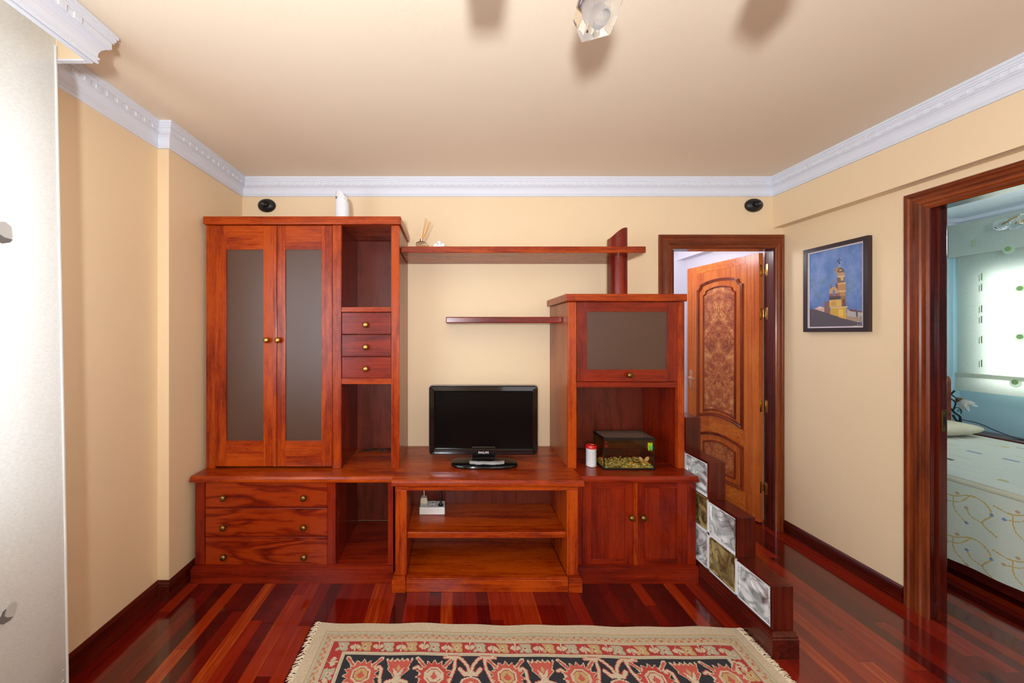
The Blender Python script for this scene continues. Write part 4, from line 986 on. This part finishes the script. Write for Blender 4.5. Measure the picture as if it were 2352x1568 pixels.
def inner(d, col):
    R.poly([(d, d), (W_-d, d), (W_-d, H_-d), (d, H_-d)], col)
inner(B1, CREAM); inner(B1+2, SAGE); inner(B1+3, CREAM); inner(45, NAVY)
def star(ox, oy, r0, r1, n, col, rng_=(0, 2*math.pi), ph=0):
    P = []
    for i in range(2*n): a = ph+math.pi*i/n; r = r1 if i % 2 else r0; P.append((ox+r*math.cos(a)*1.05, oy+r*math.sin(a)))
    R.poly(P, col)
def rosette(ox, oy, alt):
    star(ox, oy, 19.5, 14.2, 15, CREAM, ph=.1); star(ox, oy, 17.8, 13.2, 15, PINK if not alt else (190, 70, 62), ph=.1)
    for s_ in (-1, 1):
        R.line([(ox+s_*11, oy-11), (ox+s_*19, oy-20)], 4.6, CREAM); R.line([(ox+s_*11, oy-11), (ox+s_*18.5, oy-19)], 2.5, PINK)
    o8 = lambda r: [(ox+r*math.cos(a)*1.0, oy+r*math.sin(a)*.95) for a in [math.pi/8+math.pi/4*k for k in range(8)]]
    R.poly(o8(11), CREAM); R.poly(o8(8.6), REDC); R.poly(o8(7.6), GOLD if not alt else CREAM); R.poly([(ox, oy-5), (ox+2, oy-1), (ox+4.5, oy+1), (ox+1, oy+4), (ox-1, oy+4), (ox-4.5, oy+1), (ox-2, oy-1)], PINK)
def tulip(ox, oy):
    P = [(-14, -15)]+[(-14+i*28/11+(1.2), -17+(3.4 if i % 2 else 0)) for i in range(11)]+[(14, -15), (10, -6), (11.5, -4), (6, 2), (3, 6), (-3, 6), (-6, 2), (-11.5, -4), (-10, -6)]
    R.poly([(ox+a*1.08, oy+b*1.05) for a, b in P], CREAM); R.poly([(ox+a*.95, oy+b*.92) for a, b in P], PINK)
    R.poly([(ox-6, oy-6), (ox-3, oy-3), (ox, oy+1), (ox+3, oy-3), (ox+6, oy-6), (ox+4, oy+2), (ox, oy+5), (ox-4, oy+2)], (205, 196, 170)); R.poly([(ox, oy-10), (ox+2.4, oy-5), (ox, oy-1), (ox-2.4, oy-5)], GOLD)
    R.line([(ox-13, oy+17), (ox-10, oy+11), (ox-4, oy+9), (ox+4, oy+9), (ox+10, oy+11), (ox+13, oy+17)], 5.2, PINK); R.line([(ox-13, oy+17), (ox-10, oy+11), (ox-4, oy+9), (ox+4, oy+9), (ox+10, oy+11), (ox+13, oy+17)], 3.6, CREAM)
    R.line([(ox, oy+6), (ox, oy+24)], 7, CREAM)
def vine(ox, oy, s_):
    P = [(ox-4*s_, oy-7), (ox, oy-9), (ox+3*s_, oy-6), (ox+3*s_, oy+4), (ox+5*s_, oy+12), (ox+9*s_, oy+14)]
    R.line(P, 4.4, (196, 84, 74)); R.line(P, 2.9, CREAM)
def tree(ox, oy):
    for c, wd in (((200, 86, 76), 4.4), (CREAM, 2.8)):
        for s_ in (-1, 1):
            R.line([(ox+s_*28, oy-21), (ox+s_*14, oy-22), (ox+s_*9, oy-19), (ox+s_*3, oy-11), (ox+s_*1, oy-4)], wd, c)
            R.line([(ox+s_*16, oy-20), (ox+s_*17, oy-8), (ox+s_*23, oy+8)], wd, c)
            R.line([(ox+s_*1, oy-3), (ox+s_*6, oy-1), (ox+s_*11, oy-7)], wd+1, c)
    R.poly([(ox-5, oy-3), (ox+5, oy-3), (ox+8, oy+1), (ox-8, oy+1)], CREAM)
    P = [(ox-13, oy+12), (ox-9, oy+4), (ox, oy+1), (ox+9, oy+4), (ox+13, oy+12), (ox+8, oy+17), (ox-8, oy+17)]
    R.poly(P, CREAM); R.poly([(ox+(a-ox)*.8, oy+9+(b-oy-9)*.8) for a, b in P], PINK); R.dot(ox, oy+11, 4, CREAM); R.dot(ox, oy+11, 2.4, GOLD)
def fieldrow(y0, flip):
    xs = [69+77.5*k for k in range(6)]
    for i, x in enumerate(xs):
        if i < 5:
            m = x+38.75
            if i in (1, 3): tree(m, y0)
            else: tulip(m, y0-2); vine(m-21, y0, 1); vine(m+21, y0, 1) if i == 0 else vine(m+20, y0+1, 1)
    for i, x in enumerate(xs): rosette(x, y0+1, i in (1, 4))
for r_ in range(6): fieldrow(68+r_*50-(0), False)
R.a[:, :] *= 1
# keep the borders clear of the field's row ends
R.speckle(.10)
# warp rows a little so the weave is not ruler-straight
RC = (.3565, 1.1225)
rug = thing('rug', 'cream oriental rug with a navy field of red rosettes, on the floor before the console', 'rug', (RC[0], RC[1], 0), math.radians(-.94))
def rugfn(U_, V_):
    x = (U_-.5)*rw; y = (.5-V_)*rd_
    wv = .004*np.sin(x*9)+.0025*np.sin(x*23+1); return x, y+wv*np.exp(-V_*6), .0075+.0012*np.sin(x*7+y*5)
me = R.mesh('pile', rugfn); obj('pile', me, 'rug', rug, world=False)
t = box(-rw/2, rw/2, -rd_/2, rd_/2-.004, .0003, .006, .002); obj('backing', t, 'strands', rug, world=False)
for s_, nm in ((-1, 'l'), (1, 'r')):
    fb = bmesh.new()
    for i in range(620):
        y = -rd_/2+rd_*(i+.5)/620+random.uniform(-.002, .002); L = random.uniform(.02, .04); dy = random.uniform(-.012, .012)
        x0_ = s_*(rw/2-.006); z_ = random.uniform(.004, .009)
        tube([(x0_, y, .006), (x0_+s_*L*.5, y+dy*.4, z_+.003), (x0_+s_*L, y+dy, .003)], .0014, 4, fb)
    o = obj('fringe', fb, 'strands', rug, world=False, label='pale cotton fringe'); o['kind'] = 'stuff'

# ------------------------------------------------------------------ curtain
ct = thing('curtain', 'sheer white linen curtain hanging over the window at the left edge', 'curtain', (-1.45, 0, .01))
t = bmesh.new(); ny, nz = 190, 40; g = []
for j in range(nz+1):
    z = .012+(2.565-.012)*j/nz; row = []; k = 1-j/nz
    for i in range(ny+1):
        u = i/ny; Yc = 1.345-(2.75*u)+.045*k*(1-u)**8
        amp = .012+.016*k; s_ = u*2.75
        x = -1.452+amp*math.sin(s_*19+.5*math.sin(z*1.3))*min(1, .25+u*8)+.008*math.sin(s_*41+z)*min(1, u*6)
        row.append(t.verts.new((x, Yc, z)))
    g.append(row)
for j in range(nz):
    for i in range(ny): t.faces.new((g[j][i], g[j][i+1], g[j+1][i+1], g[j+1][i]))
co = obj('panel', t, 'sheer', ct, smooth=True)
def curx(Yc, z):
    k = 1-(z-.012)/2.553; u = (1.345-Yc)/2.75; u = min(1, max(0, u)); amp = .012+.016*k; s_ = u*2.75
    return -1.452+amp*math.sin(s_*19+.5*math.sin(z*1.3))*min(1, .25+u*8)+.008*math.sin(s_*41+z)*min(1, u*6)
for z, r_ in ((.16, .002), (.20, .0012)):
    obj('stitching', tube([(curx(y_, z)+.003, y_, z) for y_ in np.linspace(1.37, -.3, 90)], r_, 5), 'hem', ct)
obj('side_hem', tube([(curx(1.345, z)+.002, 1.345+.045*(1-(z-.012)/2.553)-.004, z) for z in np.linspace(.02, 2.5, 50)], .004, 6), 'hem', ct)
def tulipmotif(px, py, s_, rot, label):
    Y = F*1.43/(CX-px); z = mh(py, Y); m = thing('embroidered_tulip', label, 'embroidery', (-1.43, Y, z)) if False else None
    c, sn = math.cos(rot), math.sin(rot)
    def P(pts): return [(Y+(a*c-b*sn)*s_, z+(a*sn+b*c)*s_) for a, b in pts]
    xx_ = curx(Y, z)+.004
    e = obj('embroidery', prism(P([(-1, -.2), (-.9, .8), (-.3, 1.5), (.4, 1.6), (1, 1.1), (1, -.2), (.6, -.8), (-.2, -1.1), (-.8, -.8)]), xx_, xx_+.002, 'x'), 'embrp', ct, label='pale tulip embroidery')
    obj('petals', prism(P([(-1, -.2), (-.9, .7), (-.55, .95), (-.45, 0), (.1, -.35), (.95, -.5), (.6, -.9), (-.2, -1.15), (-.8, -.85)]), xx_+.001, xx_+.0035, 'x'), 'embr', e)
    obj('stem', tube([(xx_+.001, *P([(-.7, -.9)])[0]), (xx_+.001, *P([(-1.6, -1.7)])[0]), (xx_+.001, *P([(-2.2, -2.6)])[0])], .0016, 5), 'embr', e)
tulipmotif(19, 538, .026, .1, ''); tulipmotif(28, 1412, .021, -.35, '')

for a in ((3, 1385, .012), (2, 1405, .011), (5, 1424, .012), (3, 1446, .012), (1, 1462, .01), (4, 960, .012)):
    Y = F*1.43/(CX-a[0]); z = mh(a[1], Y); xx_ = curx(Y, z)+.004
    obj('leaf', prism([(Y-a[2], z), (Y, z+a[2]*.8), (Y+a[2]*.9, z+a[2]*.2), (Y, z-a[2]*.6)], xx_, xx_+.002, 'x'), 'embrg', ct, label='green leaf embroidery')

# ------------------------------------------------------------------ ceiling lamp
lm = thing('ceiling_lamp', 'ceiling lamp with clear cut-glass cube shades, at the top of the view', 'lamp', (.43, .66, 2.34))
obj('canopy', lathe([(0, -.03), (.05, -.028), (.065, -.01), (.068, 0)], 28, None, Matrix.Translation((.43, .66, ZC-.001))), 'silver', lm, smooth=True)
obj('stem', tube([(.43, .66, ZC-.03), (.43, .66, 2.44)], .008, 10), 'silver', lm, smooth=True)
heads = [(.398, 1.03, 2.352, -23), (.055, .87, 2.36, -10), (.83, .90, 2.36, 12), (.2, .36, 2.36, 0), (.68, .36, 2.36, 0)]
for hx, hy, hz, rr in heads:
    c = Vector((.43, .66, 2.45)); e = Vector((hx, hy, hz+.085))
    ar = obj('arm', tube(spline([c, c.lerp(e, .5)+Vector((0, 0, .03)), e, e-Vector((0, 0, .03))], 6), .006, 8), 'silver', lm, smooth=True)
    RM = Matrix.Translation((hx, hy, hz)) @ Matrix.Rotation(math.radians(rr), 4, 'Y') @ Matrix.Rotation(math.radians(-18), 4, 'X') @ Matrix.Rotation(math.radians(8), 4, 'Z')
    q = bmesh.new(); box(-.042, .042, -.042, .042, -.042, .042, .003, q)
    for v in q.verts: f_ = 1-.12*(v.co.z/.038); v.co.x *= f_; v.co.y *= f_
    bmesh.ops.transform(q, matrix=RM, verts=q.verts); sh = obj('glass_shade', q, 'lampglass', lm)
    obj('inner_cup', lathe([(.026, -.036), (.027, -.02), (.024, .01), (.012, .034), (0, .036)], 24, None, RM), plain('frosted_cup', (236, 236, 240), .4, Transmission_Weight=.9), sh, smooth=True)
    obj('lamp_holder', lathe([(0, .07), (.014, .07), (.018, .06), (.018, .037), (0, .037)], 18, None, RM), 'silver', lm, smooth=True)

# ------------------------------------------------------------------ bedroom furniture
bd = thing('bed', 'bed with a pale quilted floral bedspread, in the blue bedroom', 'bed', (3.62, 2.25, 0))
BX0, BX1, BY0, BY1 = 2.975, 4.30, 1.22, 3.17
obj('bed_base', box(BX0+.03, BX1-.03, BY0+.03, BY1, .03, .30, .01), 'base_y', bd)
obj('mattress', box(BX0+.015, BX1-.015, BY0+.02, BY1, .30, .585, .04, seg=4), 'pillow', bd)
CR, GO, BL, TN = (206, 206, 190), (196, 164, 92), (120, 138, 176), (190, 150, 116)
R = Raster(420, 120, CR)
for k in range(9):
    ox = 20+k*50; fl = 1 if k % 2 else -1
    for oy in (8, 70):
        A = [(ox-22, oy+10), (ox-8, oy+14), (ox+8, oy+6), (ox+20, oy+10), (ox+26, oy+24), (ox+18, oy+40), (ox+30, oy+52)]
        R.line([(p.x, p.y) for p in spline([(a, b, 0) for a, b in A], 6)], 1.5, GO)
        for B in ([(ox+8, oy+6), (ox-2, oy+20), (ox-14, oy+24)], [(ox+18, oy+40), (ox+8, oy+36), (ox+4, oy+26)], [(ox-8, oy+14), (ox-6, oy+34), (ox+4, oy+48)]):
            R.line([(p.x, p.y) for p in spline([(a, b, 0) for a, b in B], 6)], 1.2, GO); R.dot(B[-1][0], B[-1][1], 2.4, BL if (B[0][0]+oy) % 3 else TN, 1.9)
        R.dot(ox+26, oy+24, 2.3, BL, 1.8); R.dot(ox-4, oy+8, 2.3, TN, 1.8)
R.speckle(.03)
Mi = WM[bd.name].inverted().translation
me = R.mesh('bed_skirt', lambda U_, V_: (BX0-.004-.012*np.sin(U_*55)*V_*.5+Mi.x, BY1+(BY0-BY1)*U_+Mi.y, .575+(.105-.575)*V_-.018*V_*0+Mi.z))
obj('bed_skirt', me, 'quilt', bd, world=False, label='cloth printed with gold vines and blue dots')
R = Raster(190, 240, (208, 208, 196))
for k in range(0, 190, 14): R.line([(k, 0), (k, 240)], .9, (176, 178, 168))
for _ in range(70):
    x, y = random.randrange(6, 150), random.randrange(0, 236); w_ = random.choice([(3, 9), (2, 12), (4, 5)])
    R.poly([(x, y), (x+w_[0], y), (x+w_[0], y+w_[1]), (x, y+w_[1])], random.choice([(190, 180, 130), (200, 186, 140), (150, 160, 176), (100, 92, 60)]))
R.speckle(.02)
def qfn(U_, V_):
    x = BX0+(BX1-BX0)*U_; y = BY1-.02+(BY0-BY1)*V_
    edge = np.minimum(U_, 1-U_); z = .605+.03*(1-np.exp(-edge*18))+.008*np.abs(np.sin(U_*math.pi*13.6)); return x+Mi.x, y+Mi.y, z+Mi.z
obj('bedspread', R.mesh('bedspread', qfn), 'quilt', bd, world=False, smooth=True)
ed = tube([(BX0+.012, BY0, .585), (BX0+.012, BY1-.02, .585)], .022, 10); obj('bedspread_border', ed, 'pillow', bd, smooth=True)
pp = rrect(2.93, 4.312, .25, 1.09, .05, 6); obj('headboard', prism(pp, 3.18, 3.215, bev=.006), 'trim_x', bd)
pw = bmesh.new(); bmesh.ops.create_uvsphere(pw, u_segments=24, v_segments=14, radius=1)
for v in pw.verts:
    a = v.co; s4 = lambda q: math.copysign(abs(q)**.55, q); v.co = Vector((3.64+s4(a.x)*.56, 2.99+s4(a.y)*.17, .70+a.z*.062*(1-.3*abs(a.x))))
tag(obj('bolster_pillow', pw, 'pillow', None, smooth=True), 'beige bolster pillow at the head of the bed', 'pillow')
nt = thing('nightstand', 'low dark wooden nightstand beyond the bed', 'nightstand', (4.41, 3.0, 0))
obj('body', box(4.325, 4.505, 2.80, 3.26, 0, .60, .004), 'base_z', nt); obj('top', box(4.318, 4.512, 2.62, 3.27, .60, .625, .004), 'base_y', nt)
# bedside lamp
bl = thing('bedside_lamp', 'black wrought-iron bedside lamp with a tulip glass shade, on the nightstand', 'lamp', (4.41, 3.06, .625))
ib = bmesh.new(); X3 = lambda px: mx(px, 3.08); Z3 = lambda py: mh(py, 3.08)
def LY(px): return 3.22-(px-2176)/64*.1
def ip(pts): return [(mx(2150+a/9.8, LY(2150+a/9.8)), LY(2150+a/9.8), mh(840+b/9.8, LY(2150+a/9.8))) for a, b in pts]
tube(spline(ip([(420, 555), (330, 640), (270, 720), (245, 800), (275, 900), (370, 1000), (430, 1060), (520, 1120)]), 6), .007, 8, ib)
tube(spline(ip([(255, 670), (290, 640), (360, 655), (420, 700), (480, 735)]), 6), .0045, 8, ib)
tube(spline(ip([(255, 700), (330, 740), (410, 790), (440, 850), (410, 940), (380, 1000)]), 6), .005, 8, ib)
tube(spline(ip([(400, 990), (440, 940), (520, 950), (570, 1020), (560, 1080)]), 6), .003, 8, ib)
tube(spline(ip([(570, 1020), (520, 1030), (480, 1005), (510, 985), (550, 1000)]), 6), .0025, 8, ib)
tube(spline(ip([(380, 1100), (430, 1190), (500, 1260), (545, 1200), (530, 1120)]), 6), .007, 8, ib)
obj('iron_frame', ib, 'iron', bl, smooth=True)
obj('base', lathe([(0, .001), (.05, .001), (.052, .006), (.02, .014), (.009, .05), (.007, .10), (0, .10)], 20, None, Matrix.Translation((4.385, 3.178, .625))), 'iron', bl, smooth=True)
a = Vector(ip([(460, 730)])[0]); b_ = Vector(ip([(760, 920)])[0]); dv = (b_-a); q = dv.to_track_quat('Z', 'Y').to_matrix().to_4x4(); L = dv.length
tp = bmesh.new(); n = 20; rings = []
for k in range(9):
    u = k/8; r_ = .008+.03*math.sin(min(1, u*1.15)*1.7)+.006*u; ring = []
    for i in range(n): an = 2*math.pi*i/n; rr_ = r_*(1+.28*u**3*math.cos(5*an)); ring.append(tp.verts.new((rr_*math.cos(an), rr_*math.sin(an), L*u*(1+.18*u**2*math.cos(5*an)))))
    rings.append(ring)
for A, B in zip(rings, rings[1:]):
    for i in range(n): j = (i+1) % n; tp.faces.new((A[i], A[j], B[j], B[i]))
bmesh.ops.transform(tp, matrix=Matrix.Translation(a) @ q, verts=tp.verts)
obj('glass_shade', tp, plain('opal_glass', (226, 222, 214), .2, Transmission_Weight=.55), bl, smooth=True)
obj('shade_cap', lathe([(0, -.004), (.012, 0), (.02, .012), (.026, .022), (.018, .022)], 16, None, Matrix.Translation(a) @ q), plain('brown_cap', (96, 70, 36), .4), bl, smooth=True)
obj('power_cord', tube(spline([(4.38, 3.17, .71), (4.40, 3.08, .70), (4.41, 2.98, .66), (4.42, 2.88, .63), (4.43, 2.80, .628)]), .003, 6), 'iron', bl)
# roman blind
rb = thing('roman_blind', 'cream roman blind with green embroidered dots over the bedroom window', 'blind', (4.45, 2.4, 1.6))
obj('cloth', box(4.464, 4.466, 1.35, 3.255, 1.09, 2.13, 0), 'blind', rb)
obj('valance', boxes([(4.40, 4.404, 1.30, 3.27, 2.12, 2.40), (4.40, 4.50, 3.266, 3.27, 2.12, 2.40)], .001), 'blind', rb)
obj('hem_fold', boxes([(4.448, 4.452, 1.35, 3.255, .955, 1.11), (4.440, 4.456, 1.35, 3.255, 1.075, 1.105)], .002), 'blind', rb)
for Y, z in ((2.91, 2.115), (2.89, 1.80), (2.89, 1.42), (2.90, 1.06), (2.2, 1.80), (2.2, 1.42)):
    xx_ = 4.397 if z > 2.1 else (4.437 if z < 1.1 else 4.462)
    dd = obj('embroidery', lathe([(.034, 0), (.03, .0015), (0, .002)], 20, None, Matrix.Translation((xx_, Y, z)) @ Matrix.Rotation(-math.pi/2, 4, 'Y')), plain('pale_green_thread', (214, 226, 204), .9, 0, 0, 200, Transmission_Weight=.5), rb)
    obj('embroidery_centre', lathe([(.02, 0), (.012, .003), (0, .004)], 16, None, Matrix.Translation((xx_-.001, Y+.004, z+.006)) @ Matrix.Rotation(-math.pi/2, 4, 'Y')), plain('green_thread', (140, 178, 110), .9, 0, 0, 200, Transmission_Weight=.3), dd)
for z in (2.22, 1.93, 1.84, 1.66, 1.57, 1.40, 1.2):
    xx_ = 4.397 if z > 2.15 else 4.462
    obj('embroidery', boxes([(xx_-.001, xx_, 3.10, 3.108, z-.03, z+.03), (xx_-.001, xx_, 3.115, 3.12, z-.035, z+.02)], 0), plain('sage_thread', (164, 188, 140), .9), rb)
# bedroom ceiling lamp
bc = thing('ceiling_lamp', 'bedroom ceiling lamp with clear glass shades, seen through the doorway', 'lamp', (4.0, 2.4, 2.3))
obj('stem', tube([(4.05, 2.5, BZ-.001), (4.05, 2.5, 2.32), (4.1, 2.5, 2.26)], .007, 8), 'silver', bc)
obj('canopy', lathe([(0, -.03), (.05, -.02), (.06, 0)], 20, None, Matrix.Translation((4.05, 2.5, BZ-.001))), 'silver', bc, smooth=True)
for px, py, Y in ((2300, 516, 2.66), (2332, 514, 2.62), (2356, 500, 2.5)):
    c = Vector((mx(px, Y), Y, mh(py, Y)))
    obj('arm', tube([(4.05, 2.5, 2.32), c.lerp(Vector((4.05, 2.5, 2.32)), .5)+Vector((0, 0, .02)), c], .004, 8), 'brass', bc)
    q = bmesh.new(); bmesh.ops.create_icosphere(q, subdivisions=2, radius=.034)
    for v in q.verts: v.co *= 1+.25*random.random()
    bmesh.ops.translate(q, vec=c, verts=q.verts); obj('glass_shade', q, 'lampglass', bc)
